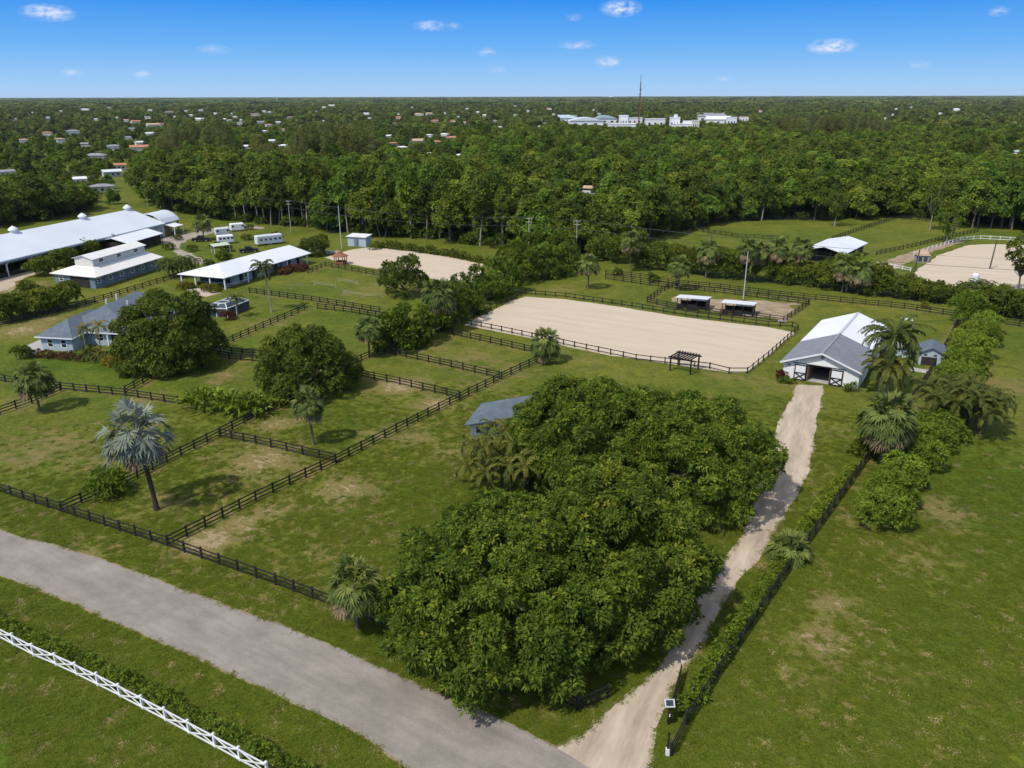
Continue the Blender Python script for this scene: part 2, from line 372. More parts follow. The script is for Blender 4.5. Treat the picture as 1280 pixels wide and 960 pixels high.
# ------------------------------------------------------------------ fences
POST = {}
def fence(name, label, px, cat='fence', h=1.35, rails=3, spacing=2.44, m='black_board', group=None, cross=False, closed=False, world=False, mesh=False, wear=.5):
    pts = [Vector((*(p if world else P(*p)), 0)) for p in px]
    if closed: pts.append(pts[0].copy())
    root = thing(name, pts[0], label, cat, group)
    key = (m, h)
    if key not in POST:
        mb = MB(); w = .085
        mb.box(-w, -w, -.1, w, w, h); mb.add([(-w,-w,h),(w,-w,h),(w,w,h),(-w,w,h),(0,0,h+.06)], [(0,1,4),(1,2,4),(2,3,4),(3,0,4)])
        me = bpy.data.meshes.new('post'); me.from_pydata(mb.v, [], mb.f); me.materials.append(M[m]); POST[key] = me
    spots = []
    for a, b in zip(pts[:-1], pts[1:]):
        if wear: FENCE_WEAR.append(((a.x, a.y), (b.x, b.y), wear))
        n = max(1, round((b - a).length / spacing))
        for i in range(n): spots.append((a + (b - a) * i / n, math.atan2((b-a).y, (b-a).x)))
    if not closed: spots.append((pts[-1], math.atan2((pts[-1]-pts[-2]).y, (pts[-1]-pts[-2]).x)))
    rr = random.Random(len(spots) * 7 + int(pts[0].x * 10))
    for p, r in spots[:100]:
        o = link_mesh('post', POST[key], None, root); o.location = p - root.location; o.rotation_euler = (rr.gauss(0, .012), rr.gauss(0, .012), r)
    if cross:
        hs = [h - .12, .28]
    else:
        hs = [h - .12 - k * (h - .12 - .32) / max(1, rails - 1) for k in range(rails)] if rails > 1 else [h - .1]
    for z in hs:
        mb = MB()
        for (a, r), (b, _) in zip(spots[:-1], spots[1:]):
            n = Vector((math.sin(r), -math.cos(r), 0)) * .1
            mb.beam(a + n + Vector((0, 0, z + rr.gauss(0, .012))), b + n + Vector((0, 0, z + rr.gauss(0, .012))), .04, .15)
        if closed:
            (a, r), b = spots[-1], spots[0][0]
            n = Vector((math.sin(r), -math.cos(r), 0)) * .1; mb.beam(a + n + Vector((0, 0, z)), b + n + Vector((0, 0, z)), .04, .15)
        mb.build('rail', M[m], root)
    if cross:
        for (a, r), (b, _) in zip(spots[:-1], spots[1:]):
            mb = MB(); n = Vector((math.sin(r), -math.cos(r), 0)) * .1; n2 = n * 1.45
            mb.beam(a + n2 + Vector((0, 0, .28)), b + n2 + Vector((0, 0, h - .12)), .035, .11)
            mb.beam(a + n * .55 + Vector((0, 0, h - .12)), b + n * .55 + Vector((0, 0, .28)), .035, .11)
            mb.build('cross_brace', M[m], root)
    if mesh:
        mb = MB()
        for (a, r), (b, _) in zip(spots[:-1], spots[1:]):
            n = Vector((math.sin(r), -math.cos(r), 0)) * .03
            for k in range(9):
                z = .1 + k * .125
                mb.beam(a - n + Vector((0, 0, z)), b - n + Vector((0, 0, z)), .006, .008)
            for k in range(1, 12):
                q = a + (b - a) * k / 12 - n
                mb.beam(q + Vector((0, 0, .05)), q + Vector((0, 0, 1.15)), .007, .006)
        mb.build('wire_mesh', M[m], root)
    return root

# ------------------------------------------------------------------ foliage
def quad_mesh(name, V, tint, m):
    """V: (n,4,3) leaf corners; tint: (n,)"""
    n = len(V); me = bpy.data.meshes.new(name)
    me.vertices.add(n * 4); me.vertices.foreach_set('co', np.ascontiguousarray(V, np.float32).ravel())
    me.loops.add(n * 4); me.loops.foreach_set('vertex_index', np.arange(n * 4, dtype=np.int32))
    me.polygons.add(n); me.polygons.foreach_set('loop_start', np.arange(n, dtype=np.int32) * 4)
    a = me.attributes.new('tint', 'FLOAT', 'POINT'); a.data.foreach_set('value', np.repeat(np.clip(tint, 0, 1), 4).astype(np.float32))
    me.update(); me.validate(); me.materials.append(m)
    return me
def unit(a): return a / np.maximum(np.linalg.norm(a, axis=-1, keepdims=True), 1e-9)
def perp(n, rng):
    r = unit(rng.normal(size=n.shape)); t = unit(np.cross(n, r)); return t, np.cross(n, t)
def rosettes(pos, nrm, tint, rng, nl=8, L=.5, W=.2, open_=(.25, 1.0), droop=.15, jit=.12):
    """a tuft of nl leaves at every pos, spreading round nrm"""
    n = len(pos); t1, t2 = perp(nrm, rng)
    ph = (np.arange(nl)[None, :] / nl * 2 * np.pi + rng.uniform(0, 6.28, (n, 1)) + rng.normal(0, .3, (n, nl)))[..., None]
    lift = rng.uniform(open_[0], open_[1], (n, nl))[..., None]
    rad = t1[:, None] * np.cos(ph) + t2[:, None] * np.sin(ph)
    d = unit(rad * np.cos(lift * 1.3) + nrm[:, None] * np.sin(lift * 1.3))
    side = unit(np.cross(d, nrm[:, None] + .3 * rng.normal(size=(n, nl, 3))))
    l = L * rng.uniform(.7, 1.25, (n, nl))[..., None]; w = W * rng.uniform(.8, 1.2, (n, nl))[..., None]
    b = pos[:, None] + rng.normal(0, jit, (n, 1, 3)) + d * l * .12
    tip = b + d * l; tip[..., 2] -= droop * l[..., 0]
    mid = b + d * l * .55
    V = np.stack([b, mid + side * w * .5, tip, mid - side * w * .5], 2).reshape(-1, 4, 3)
    T = (tint[:, None] + rng.normal(0, .07, (n, nl))).reshape(-1)
    return V, T
def lobe_points(lobes, dens, rng, cut=.78, up=.35, zmin=-.55):
    """tuft places on the outside of overlapping lobes (c, r), thinned inside their neighbours"""
    C = np.array([l[0] for l in lobes], float); R = np.array([l[1] for l in lobes], float)
    Pp, Nn, Tt = [], [], []
    for i in range(len(C)):
        k = max(4, int(dens * 4 * math.pi * R[i] ** 2))
        d = unit(rng.normal(size=(k, 3))); d = d[d[:, 2] > zmin]
        rr = R[i] * (1 - .35 * rng.random(len(d)) ** 2)
        p = C[i] + d * rr[:, None] * np.array([1, 1, .85])
        dist = np.linalg.norm(p[:, None] - C[None], axis=2) / R[None]; dist[:, i] = 9
        keep = dist.min(1) > cut
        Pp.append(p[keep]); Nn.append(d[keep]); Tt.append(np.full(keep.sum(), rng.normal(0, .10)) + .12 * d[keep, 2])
    p = np.concatenate(Pp); n = np.concatenate(Nn); t = np.concatenate(Tt)
    n = unit(n + np.array([0, 0, up]) + .25 * rng.normal(size=n.shape))
    return p, n, t
def dome_lobes(rng, n, rx, ry, h0, h1, r, fill=.25):
    """lobes laid over a spreading dome"""
    out = []
    for i in range(n):
        for _ in range(30):
            if rng.random() < fill:
                q = rng.uniform(-1, 1, 3); q[2] = abs(q[2])
                if np.linalg.norm(q) > .9: continue
            else:
                q = unit(rng.normal(size=3)); q[2] = q[2] if q[2] > -.25 else -q[2] * .4
                q = q * rng.uniform(.84, 1.06)
            break
        c = (q[0] * rx, q[1] * ry, h0 + q[2] * (h1 - h0))
        out.append((c, r * rng.uniform(.7, 1.3)))
    return out
def branch_mesh(rng, base_r, h0, lobes, nb=12, rough=.5):
    mb = MB()
    fork = Vector((rng.normal(0, .3), rng.normal(0, .3), h0 * .75))
    mb.tube([(0, 0, -.2), (fork.x * .4, fork.y * .4, h0 * .4), fork], [base_r * 1.3, base_r, base_r * .85], 9)
    idx = rng.permutation(len(lobes))[:nb]
    for i in idx:
        c = Vector(lobes[i][0]); mid = fork.lerp(c, .5) + Vector((rng.normal(0, rough), rng.normal(0, rough), -.06 * (c - fork).length))
        mb.tube([fork - Vector((0, 0, .3)), mid, c], [base_r * .5, base_r * .28, base_r * .1], 6)
    return mb
def tree(name, loc, label, cat, lobes, dens, leafm, rng, L=.5, W=.2, nl=8, trunk_r=.4, fork=2.0, nb=14, barkm='bark', tint0=.42, group=None, open_=(.2, 1.0), droop=.15, cut=.78, zmin=-.55, up=.35):
    root = thing(name, (loc[0], loc[1], 0), label, cat, group)
    p, n, t = lobe_points(lobes, dens, rng, cut=cut, zmin=zmin, up=up)
    V, T = rosettes(p, n, t + tint0 + rng.normal(0, .16, len(t)), rng, nl, L, W, open_, droop)  # random tuft tones, widened to put sunlit speckles into the leaf colour
    link_mesh('crown', quad_mesh('crown', V, T, M[leafm]), None, root)
    mb = branch_mesh(rng, trunk_r, fork, lobes, nb)
    me = bpy.data.meshes.new('trunk'); me.from_pydata(mb.v, [], mb.f); me.materials.append(M[barkm])
    link_mesh('trunk', me, None, root)
    return root

def fan_palm(h, R, rng, nfan=34, fan=.66, seg=16, leafm='leaf_fan', lean=(0, 0), trunk_r=.17, dead=.25, petiole=1.0, spread=1.0, low=-.75):
    """cabbage-type palm: fans on stalks round the top of a slim trunk. returns meshes (crown, trunk) at the origin"""
    Vs, Ts = [], []
    top = np.array([lean[0], lean[1], h])
    for i in range(nfan):
        u = (i + .5) / nfan; el = math.asin(1 - (1 - low) * u) if 1 - (1 - low) * u >= -1 else -1.2
        az = i * 2.39996 + rng.normal(0, .2)
        d = np.array([math.cos(el) * math.cos(az), math.cos(el) * math.sin(az), math.sin(el)])
        pl = petiole * R * rng.uniform(.8, 1.15)
        e = top + d * pl; e[2] -= .18 * pl * math.cos(el) * (1 if el < .6 else .4)
        s = unit(np.cross(d, [0, 0, 1.0]) + 1e-4); nn = np.cross(s, d)
        isdead = el < -.25 and rng.random() < dead * 2.2
        tb = rng.uniform(.9, 1.0) if isdead else .40 + .22 * math.sin(el) + rng.normal(0, .09)
        tb = tb if isdead else min(tb, .8)
        w = .03
        Vs.append([top, top + s * w, e + s * w, e]); Ts.append(tb if isdead else .7)
        fd = unit(d * (.45 if el < .75 else 1.0) + np.array([0, 0, -.75 if el < .4 else (-.45 if el < .75 else .15)])); ffn = np.cross(s, fd); ffn = ffn if np.dot(ffn, d) > 0 else -ffn
        for k in range(seg):
            a = (k / (seg - 1) - .5) * 2 * 2.0 * (.7 if isdead else 1)
            q = unit(fd * math.cos(a) + s * math.sin(a) + ffn * (.22 + .1 * rng.normal()))
            l = fan * R * (.72 + .28 * math.cos(a)) * rng.uniform(.9, 1.1)
            sd = unit(np.cross(q, ffn + .3 * rng.normal(size=3))) * (fan * R * .088)
            m1 = e + q * l * .5; tip = e + q * l; tip[2] -= l * rng.uniform(.05, .30)
            Vs.append([e, m1 + sd, tip, m1 - sd]); Ts.append(tb + rng.normal(0, .05))
    crown = quad_mesh('crown', np.array(Vs), np.array(Ts), M[leafm])
    mb = MB(); n = 7
    mb.tube([(lean[0] * (k/n)**1.5, lean[1] * (k/n)**1.5, -.1 + (h + .1) * k / n) for k in range(n + 1)], [trunk_r * (1.35 if k == 0 else 1.0 - .15 * k / n + .05 * rng.random()) for k in range(n + 1)], 9)
    tr = bpy.data.meshes.new('trunk'); tr.from_pydata(mb.v, [], mb.f); tr.materials.append(M['palm_bark'])
    return crown, tr
def feather_fronds(tops, rng, nf=18, L=3.6, leafm='leaf_coco', leaflet=.62, pairs=22, el0=(-.3, 1.25), arch=1.0, tint=.5, wid=.12):
    Vs, Ts = [], []
    for top in tops:
        top = np.array(top, float)
        for i in range(nf):
            u = (i + .5) / nf; el = el0[1] + (el0[0] - el0[1]) * u + rng.normal(0, .08); az = i * 2.39996 + rng.normal(0, .25)
            hz = np.array([math.cos(az), math.sin(az), 0]); l = L * rng.uniform(.85, 1.12)
            pts = []; p = top.copy(); a = el; st = l / 10
            for k in range(11):
                pts.append(p.copy()); p = p + (hz * math.cos(a) + np.array([0, 0, math.sin(a)])) * st; a -= arch * (.10 + .022 * k) * (1 + .25 * rng.normal() * .3)
            pts = np.array(pts); s = np.array([-hz[1], hz[0], 0])
            tb = tint + .18 * math.sin(el) + rng.normal(0, .1) + (.32 if u > .82 and rng.random() < .6 else 0)
            for k in range(10): Vs.append([pts[k] - s * .03, pts[k] + s * .03, pts[k+1] + s * .02, pts[k+1] - s * .02]); Ts.append(.82)
            for j in range(pairs):
                f = .12 + .88 * j / (pairs - 1); x = f * 10; k = min(9, int(x)); b = pts[k] + (pts[k+1] - pts[k]) * (x - k); tan = unit(pts[k+1] - pts[k])
                ll = leaflet * (L / 3.6) * (.45 + .55 * math.sin(math.pi * min(1, f * .85 + .12)))
                for sg in (-1, 1):
                    dd = unit(s * sg * .85 + tan * .5 + np.array([0, 0, rng.uniform(-.55, .12)]))
                    tip = b + dd * ll; tip[2] -= ll * .22; m1 = b + dd * ll * .5; wv = tan * wid * (L / 3.6)
                    Vs.append([b, m1 + wv, tip, m1 - wv]); Ts.append(tb + rng.normal(0, .05))
    return quad_mesh('crown', np.array(Vs), np.array(Ts), M[leafm])
def palm_thing(name, loc, label, crown, trunk, group=None, rz=0, cat='palm tree'):
    root = thing(name, (loc[0], loc[1], 0), label, cat, group); root.rotation_euler = (0, 0, rz)
    link_mesh('trunk', trunk, None, root); link_mesh('crown', crown, None, root)
    return root
def bush(name, loc, label, rng, lobes, dens=9, leafm='leaf_hedge', L=.34, W=.14, nl=7, cat='shrub', tint0=.45, group=None, droop=.2, open_=(.2, 1.0), up=.5):
    """a plant without a visible trunk: one mesh"""
    p, n, t = lobe_points(lobes, dens, rng, cut=.72, zmin=-.35, up=up)
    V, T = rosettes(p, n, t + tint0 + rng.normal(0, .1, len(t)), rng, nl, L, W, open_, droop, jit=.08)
    V[..., 2] = np.maximum(V[..., 2], .02)
    o = link_mesh(name, quad_mesh(name, V, T, M[leafm]), None); o.location = (loc[0], loc[1], 0)
    return tag(o, label, cat, group)
def row_lobes(rng, pts, r, step, h, wig=.3):
    """lobes along a row; pts in metres relative to the first"""
    out = []; o = Vector(pts[0])
    for a, b in zip(pts[:-1], pts[1:]):
        a = Vector(a); b = Vector(b); n = max(1, int((b - a).length / step))
        for i in range(n + 1):
            q = a + (b - a) * i / n - o; hh = h * rng.uniform(.75, 1.2); rad = r * rng.uniform(.8, 1.2)
            z = rad * .7
            while True:
                out.append(((q.x + rng.normal(0, wig), q.y + rng.normal(0, wig), z), rad))
                if z + rad * .9 >= hh: break
                z += rad * .9
    return out
# ================================================================== SETTING
VERGE_UP = smooth([(-120,610),(0,664),(83,686),(200,727),(300,764),(427,813),(547,868),(667,920),(733,957),(860,1025),(1000,1110)], 4)
VERGE_DN = smooth([(-120,664),(0,718),(83,750),(167,787),(267,831),(350,869),(427,906),(467,927),(507,958),(600,1010),(760,1110)], 4)
road = jag([P(*p) for p in VERGE_UP] + [P(*p) for p in VERGE_DN[::-1]], .7, .05, 3, .10)
structure('road', road, .016, M['asphalt'])
def edge_strip(px, w, seed):
    a = [Vector(P(*p)) for p in px]; out1, out2 = [], []
    for i, q in enumerate(a):
        d = (a[min(i+1, len(a)-1)] - a[max(i-1, 0)]).normalized(); n = Vector((-d.y, d.x))
        out1.append(q + n * w); out2.append(q - n * w)
    return jag([tuple(q) for q in out1] + [tuple(q) for q in out2[::-1]], [.5,][0], w * .22, seed, .12)
structure('road_edge', edge_strip(VERGE_UP, .20, 11), .008, M['verge'])
structure('road_edge', edge_strip(VERGE_DN, .18, 12), .0085, M['verge'])

DR_R = smooth([(1030,482),(1026,500),(1021,520),(1019,545),(1012,580),(1003,607),(987,635),(970,662),(947,700),(915,738),(890,783),(866,825),(848,850),(830,893),(818,935),(815,985),(850,1040)], 3)
DR_L = smooth([(998,481),(990,498),(978,517),(968,545),(958,575),(948,610),(935,650),(905,700),(873,740),(850,790),(815,840),(768,882),(733,912),(696,936),(640,960)], 3)
structure('driveway', jag([P(*p) for p in DR_R] + [P(*p) for p in DR_L[::-1]], .6, .06, 5, .16), .012, M['track'])
structure('driveway_edge', jag([P(*p) for p in DR_R] + [P(*p) for p in DR_L[::-1]], .5, .16, 6, .45), .006, M['soil'])
# arenas and yards of sand
structure('sand_arena', jag([P(*p) for p in [(580,406),(640,418),(765,445),(800,449),(884,462),(911,466),(933,466),(958,447),(994,416),(960,409),(857,397),(777,384),(707,374),(657,371),(640,376)]], 1.2, .08, 7, .15), .010, M['sand'])
structure('sand_arena', jag([P(*p) for p in [(405,322),(435,330),(470,336),(520,345),(560,352),(600,352),(604,330),(560,321),(500,312),(462,309),(440,312)]], 1.5, .1, 8, .3), .010, M['sand'])
structure('sand_arena', jag([P(*p) for p in [(1136,346),(1150,335),(1175,318),(1212,306),(1240,305),(1290,307),(1360,315),(1380,380),(1290,362),(1215,365),(1150,352)]], 1.5, .1, 9, .3), .010, M['sand'])
structure('sand_paddock', jag([P(*p) for p in [(880,372),(1000,380),(978,400),(925,394),(835,377),(847,368)]], 1.0, .5, 10, 1.2), .007, M['soil'])
M['gravel'] = mat('gravel', (.23, .20, .165), .95, .1, var=(.36, .31, .26), scale=.3, detail=9)
structure('yard_track', jag([P(*p) for p in [(188,300),(215,295),(245,290),(268,285),(300,280),(330,284),(328,286),(296,285),(262,292),(240,298),(226,304),(226,312),(246,320),(258,326),(254,331),(236,327),(218,315),(210,306)]], 1.5, .3, 11, .5), .012, M['gravel'])
structure('farm_track', jag([P(*p) for p in [(-10,352),(60,328),(70,334),(20,352),(10,362),(-10,366)]], 1.2, .3, 12, .5), .012, M['track'])
structure('farm_track', jag([P(*p) for p in [(1093,330),(1130,318),(1160,309),(1200,300),(1204,303),(1160,316),(1140,326),(1115,338)]], 1.5, .3, 13, .5), .010, M['soil'])
structure('terrace', jag([P(*p) for p in [(232,362),(251,360),(277,366),(258,371),(246,369)]], .8, .03, 14, .05), .012, M['paver'])
structure('concrete_pad', [P(*p) for p in [(33,432),(56,422),(62,434),(40,444)]], .012, M['concrete'])
structure('concrete_pad', [P(*p) for p in [(1140,459),(1163,463),(1160,467),(1136,463)]], .012, M['concrete'])
structure('lane', jag([P(*p) for p in [(190,254),(215,262),(196,259)]], 1.5, .1, 15, .2), .008, M['track'])

# ================================================================== FENCES
BG = 'black board fences round the paddocks'
fence('paddock_fence', 'long black board fence beside the grey road, ending under the huge trees', [(-60,598),(0,615),(77,640),(210,683),(345,731),(520,797),(640,848),(722,888),(760,872)], group=BG)
fence('paddock_fence', 'black board fence running past the silver palm up to the sand arena hedge', [(77,640),(172,597),(275,545),(320,522),(365,501),(442,456),(480,439),(552,413),(577,400)], group=BG)
fence('paddock_fence', 'black board fence along the wide grass strip from the road to the small fan palm', [(210,683),(320,626),(420,579),(535,520),(575,500),(627,474),(672,453)], group=BG)
fence('paddock_fence', 'short black cross fence nearest the road, behind the silver palm', [(275,546),(320,555),(420,578)], group=BG)
fence('paddock_fence', 'short black cross fence starting under the dense tree among the middle paddocks', [(437,468),(500,481),(574,498)], group=BG)
fence('paddock_fence', 'second black cross fence below the sand arena, between two dry paddocks', [(481,441),(550,456),(624,473)], group=BG)
fence('paddock_fence', 'black cross fence nearest the sand arena, ending at the small fan palm', [(544,414),(600,426),(640,435),(671,442)], group=BG)
fence('arena_fence', 'low dark board fence all round the big sand arena', [(577,404),(640,417),(718,434),(795,450),(887,461),(911,467),(934,467),(960,446),(997,413),(990,409),(960,408),(857,395),(777,382),(707,372),(657,368),(640,375)], closed=True, rails=2, h=1.15, wear=.25)
fence('paddock_fence', 'black fence between the blue house lawn and the left paddock, ending at the strappy plants', [(-20,474),(77,487),(157,495),(240,508)], group=BG)
fence('paddock_fence', 'black fence slanting up from the left edge to the low fan palm', [(-20,524),(0,518),(40,504),(76,489)], group=BG)
fence('paddock_fence', 'black fence climbing from the lawn past the round dense tree', [(157,492),(200,468),(250,446),(320,414),(381,388)], group=BG)
fence('paddock_fence', 'lower black fence of the narrow lane right of the round dense tree', [(252,444),(287,449),(330,453),(437,467)], group=BG)
fence('paddock_fence', 'upper black fence of the narrow lane right of the round dense tree', [(262,438),(290,443),(330,447),(345,450)], group=BG, wear=0)
fence('paddock_fence', 'black fence below the jump field, running from the house terrace to the dark hedge', [(312,366),(340,370),(400,378),(475,391)], group=BG)
fence('paddock_fence', 'short black fence doubling the jump field fence at the dark hedge', [(397,386),(440,391),(480,398)], group=BG, wear=0)
fence('paddock_fence', 'black fence along the far side of the jump field, ending behind the lone bushy tree', [(385,342),(407,333),(440,339),(485,347)], group=BG)
fence('paddock_fence', 'black fence crossing behind the blue house to the bush by the stable', [(-30,418),(0,408),(60,394),(130,375),(222,347)], group=BG)
fence('paddock_fence', 'long black fence along the power line lane behind the two shelters', [(757,343),(800,348),(847,356),(900,361),(960,369),(1050,378),(1130,386),(1195,396),(1290,411)], group=BG)
fence('paddock_fence', 'black fence doubling the lane fence behind the two shelters', [(757,349),(812,357),(857,362),(905,367),(960,374),(1010,381)], group=BG, wear=0)
fence('paddock_fence', 'short black fence on the left of the shelter yard', [(845,357),(826,366),(809,378)], group=BG)
fence('paddock_fence', 'black fence along the front of the shelter yard, behind the big sand arena', [(809,378),(846,387),(900,394),(945,398),(979,403),(1011,381)], group=BG)
fence('boundary_fence', 'long dark mesh fence along the right pasture, from the driveway gate to the far lane', [(838,945),(857,906),(895,847),(935,788),(993,701),(1042,634),(1097,556),(1135,508),(1167,459),(1182,432),(1199,400)], h=1.4, rails=3, mesh=True, group=None)
fence('field_fence', 'dark fence across the bright green field beside the far forest', [(1040,300),(1063,292),(1122,273),(1166,277)], wear=0)
fence('field_fence', 'dark fence between the bright green field and the white railed sand ring', [(1095,319),(1150,307),(1190,297),(1222,290)], wear=0)
fence('field_fence', 'dark fence at the foot of the forest, on the left of the bright green field', [(858,287),(900,278),(960,275),(1040,276)], wear=0)
fence('field_fence', 'dark fence on the near side of the bright green field, above the lane hedge', [(865,288),(922,297),(985,300)], wear=0)
fence('ring_fence', 'white rail fence round the far right sand ring', [(1142,319),(1165,312),(1200,301),(1225,299),(1300,303)], rails=2, m='white_board', h=1.25, wear=0, spacing=3)
fence('arena_rail', 'low white rail on the near edge of the far right sand ring', [(1096,332),(1118,335),(1138,339)], rails=2, m='white_board', h=1.0, wear=0, spacing=3)
fence('crossbuck_fence', 'white crossbuck fence in front of the young hedge at the lower left corner', [(-40,777),(-7,794),(18,807),(43,820),(71,832),(97,844),(123,857),(151,871),(179,886),(208,901),(237,917),(269,934),(300,951),(335,970)], m='white_board', cross=True, h=1.3, spacing=2.0, wear=.6)
build_ground()

# driveway gate, swung open along the drive
g0 = P(835,905); g1 = P(851,846); gp = P(834,944)
gt = thing('driveway_gate', (*g0, 0), 'open black metal driveway gate with small solar panel on its post', 'gate')
a = Vector((*g0, 0)); b = Vector((*g1, 0)); zz = lambda v, z: (v.x, v.y, z)
mb = MB(); mb.beam(zz(a, -.1), zz(a, 1.75), .16, .16); mb.build('post', M['black_board'], gt)
mb = MB()
for k in range(5): mb.beam(zz(a, .2 + .27 * k), zz(b, .2 + .27 * k), .05, .07)
for t in (.02, .5, .99): q = a.lerp(b, t); mb.beam(zz(q, .15), zz(q, 1.35), .06, .06)
mb.beam(zz(a, .2), zz(b, 1.28), .04, .05); mb.build('gate_leaf', M['black_board'], gt)
mb = MB(); q = b; mb.beam(zz(q, 1.32), zz(q, 1.5), .08, .08); mb.build('gate_cap', M['white_board'], gt)
mb = MB(); mb.add([(a.x-.38, a.y-.20, 1.75), (a.x+.38, a.y-.20, 1.75), (a.x+.38, a.y+.22, 2.15), (a.x-.38, a.y+.22, 2.15), (a.x-.38, a.y-.18, 1.70), (a.x+.38, a.y-.18, 1.70), (a.x+.38, a.y+.24, 2.10), (a.x-.38, a.y+.24, 2.10)], [(0,1,2,3),(7,6,5,4),(0,4,5,1),(1,5,6,2),(2,6,7,3),(3,7,4,0)])
sp_ = mb.build('solar_panel', M['steel'], gt)
mb = MB(); mb.add([(a.x-.27, a.y-.14, 1.816), (a.x+.27, a.y-.14, 1.816), (a.x+.27, a.y+.16, 2.102), (a.x-.27, a.y+.16, 2.102)], [(0,1,2,3)]); mb.build('solar_cell', M['glass'], sp_)
mb = MB(); mb.box(a.x-.14, a.y-.30, .75, a.x+.16, a.y-.09, 1.25); bx_ = mb.build('control_box', M['black_board'], gt)
mb = MB(); mb.box(a.x-.06, a.y-.315, .98, a.x+.05, a.y-.305, 1.08); mb.box(a.x-.06, a.y-.315, 1.13, a.x+.05, a.y-.305, 1.22); mb.build('label_plate', M['white_board'], bx_)
pt = thing('gate_post', (*gp, 0), 'dark gate post with white foot sleeve at the near end of the mesh fence', 'post')
mb = MB(); mb.beam((gp[0], gp[1], -.1), (gp[0], gp[1], 2.1), .13, .13); mb.build('post', M['black_board'], pt)
mb = MB(); mb.box(gp[0]-.13, gp[1]-.13, 0, gp[0]+.13, gp[1]+.13, .62); mb.build('sleeve', M['white_board'], pt)

# ================================================================== BUILDINGS
def win(root, fr, face, u, z, w, h, wall, frame='white_board', bars=True):
    """window on a wall plane: face ('x', x) or ('y', y) with its outward sign"""
    ax, c, sg = face
    def put(mb, u0, z0, u1, z1, d0, d1):
        lo, hi = sorted((c + sg * d0, c + sg * d1))
        if ax == 'y': mb.box(u0, lo, z0, u1, hi, z1)
        else: mb.box(lo, u0, z0, hi, u1, z1)
    mb = MB(fr); t = .14
    put(mb, u - w/2 - t, z - t, u - w/2, z + h + t, .003, .06); put(mb, u + w/2, z - t, u + w/2 + t, z + h + t, .003, .06)
    put(mb, u - w/2, z - t, u + w/2, z, .003, .06); put(mb, u - w/2, z + h, u + w/2, z + h + t, .003, .06)
    if bars: put(mb, u - w/2, z + h*.48, u + w/2, z + h*.54, .012, .05)
    f = mb.build('window', M[frame], root)
    mb = MB(fr); put(mb, u - w/2, z, u + w/2, z + h, .004, .010); mb.build('pane', M['glass'], f)
    return f
def hip_roof(fr, x0, y0, x1, y1, z0, z1, rx0, rx1, th=.16, yr=None):
    """four-sided roof; ridge along x from rx0 to rx1"""
    ym = (y0 + y1) / 2 if yr is None else yr
    mb = MB(fr); A=(x0,y0,z0); B=(x1,y0,z0); C=(x1,y1,z0); Dd=(x0,y1,z0); R0=(rx0,ym,z1); R1=(rx1,ym,z1)
    dn = lambda p: (p[0], p[1], p[2] - th)
    mb.add([A,B,C,Dd,R0,R1,dn(A),dn(B),dn(C),dn(Dd)], [(0,1,5,4),(1,2,5),(2,3,4,5),(3,0,4),(6,7,1,0),(7,8,2,1),(8,9,3,2),(9,6,0,3),(9,8,7,6)])
    return mb
def gable_walls(fr, x0, y0, x1, y1, hw, hr):
    ym = (y0 + y1) / 2
    return MB(fr).prism([(y0,0),(y1,0),(y1,hw),(ym,hr),(y0,hw)], 0, x0, x1)
def gable_roof(fr, x0, y0, x1, y1, hw, hr, ov=.4, th=.14, ovx=None):
    ym = (y0 + y1) / 2; s = (hr - hw) / (ym - y0); ovx = ov if ovx is None else ovx; lift = .03
    mb = MB(fr)
    for ya, sg in ((y0 - ov, 1), (y1 + ov, -1)):
        za = hw - s * ov + th + lift; zr = hr + th + lift
        mb.slab([(x0-ovx, ya, za), (x1+ovx, ya, za), (x1+ovx, ym, zr), (x0-ovx, ym, zr)], th)
    return mb

# --- main barn at the end of the drive
fr = Frame((44.9,121.2), (.545,.838), (.868,-.497))   # x runs back along the ridge, y along the front
W, L_, HW, HR = 11.6, 28.3, 2.95, 5.15
barn = thing('barn', (*fr((0,0,0)).xy, 0), 'white barn with grey shingle and white metal roof at the end of the sandy drive', 'barn')
mb = MB(fr)
D0, D1, DH = 3.75, 7.25, 2.75
for pr in ([(0,0),(D0,0),(D0,DH),(D0,HW+(HR-HW)*D0/(W/2)),(0,HW)], [(D1,0),(W,0),(W,HW),(D1,HW+(HR-HW)*(W-D1)/(W/2)),(D1,DH)], [(D0,DH),(D1,DH),(D1,HW+(HR-HW)*(W-D1)/(W/2)),(W/2,HR),(D0,HW+(HR-HW)*D0/(W/2))]):
    mb.prism(pr, 0, 0, .2)
mb.box(.2,0,0, L_,.2,HW); mb.box(.2,W-.2,0, L_,W,HW); mb.prism([(.2,0),(W-.2,0),(W-.2,HW),(W/2,HR),(.2,HW)], 0, L_-.2, L_)
wall = mb.build('wall', mat('barn_siding', (.78,.775,.76), .6, .2, var=(.70,.70,.69), scale=1.2, stretch=(3,3,.3)), barn)
mb = MB(fr)
for k in range(28): mb.box(-.012, .25 + k*.41, HW + .1 if D0-.4 < .25 + k*.41 < D1+.2 else .02, -.002, .27 + k*.41, (HW + (HR-HW)*(1-abs(.26 + k*.41 - W/2)/(W/2))) - .1)
mb.build('siding_batten', M['white_paint'], wall)
ymid = W/2; s_ = (HR-HW)/ymid; ov = .5
def half(x0, x1, th, up):
    m_ = MB(fr)
    for ya, zz_ in ((-ov, HW - s_*ov + up), (W+ov, HW - s_*ov + up)):
        m_.slab([(x0,ya,zz_),(x1,ya,zz_),(x1,ymid,HR+up),(x0,ymid,HR+up)], th)
    return m_
r1 = half(-.7, 12.4, .14, .17).build('shingle_roof', M['grey_shingle'], barn)
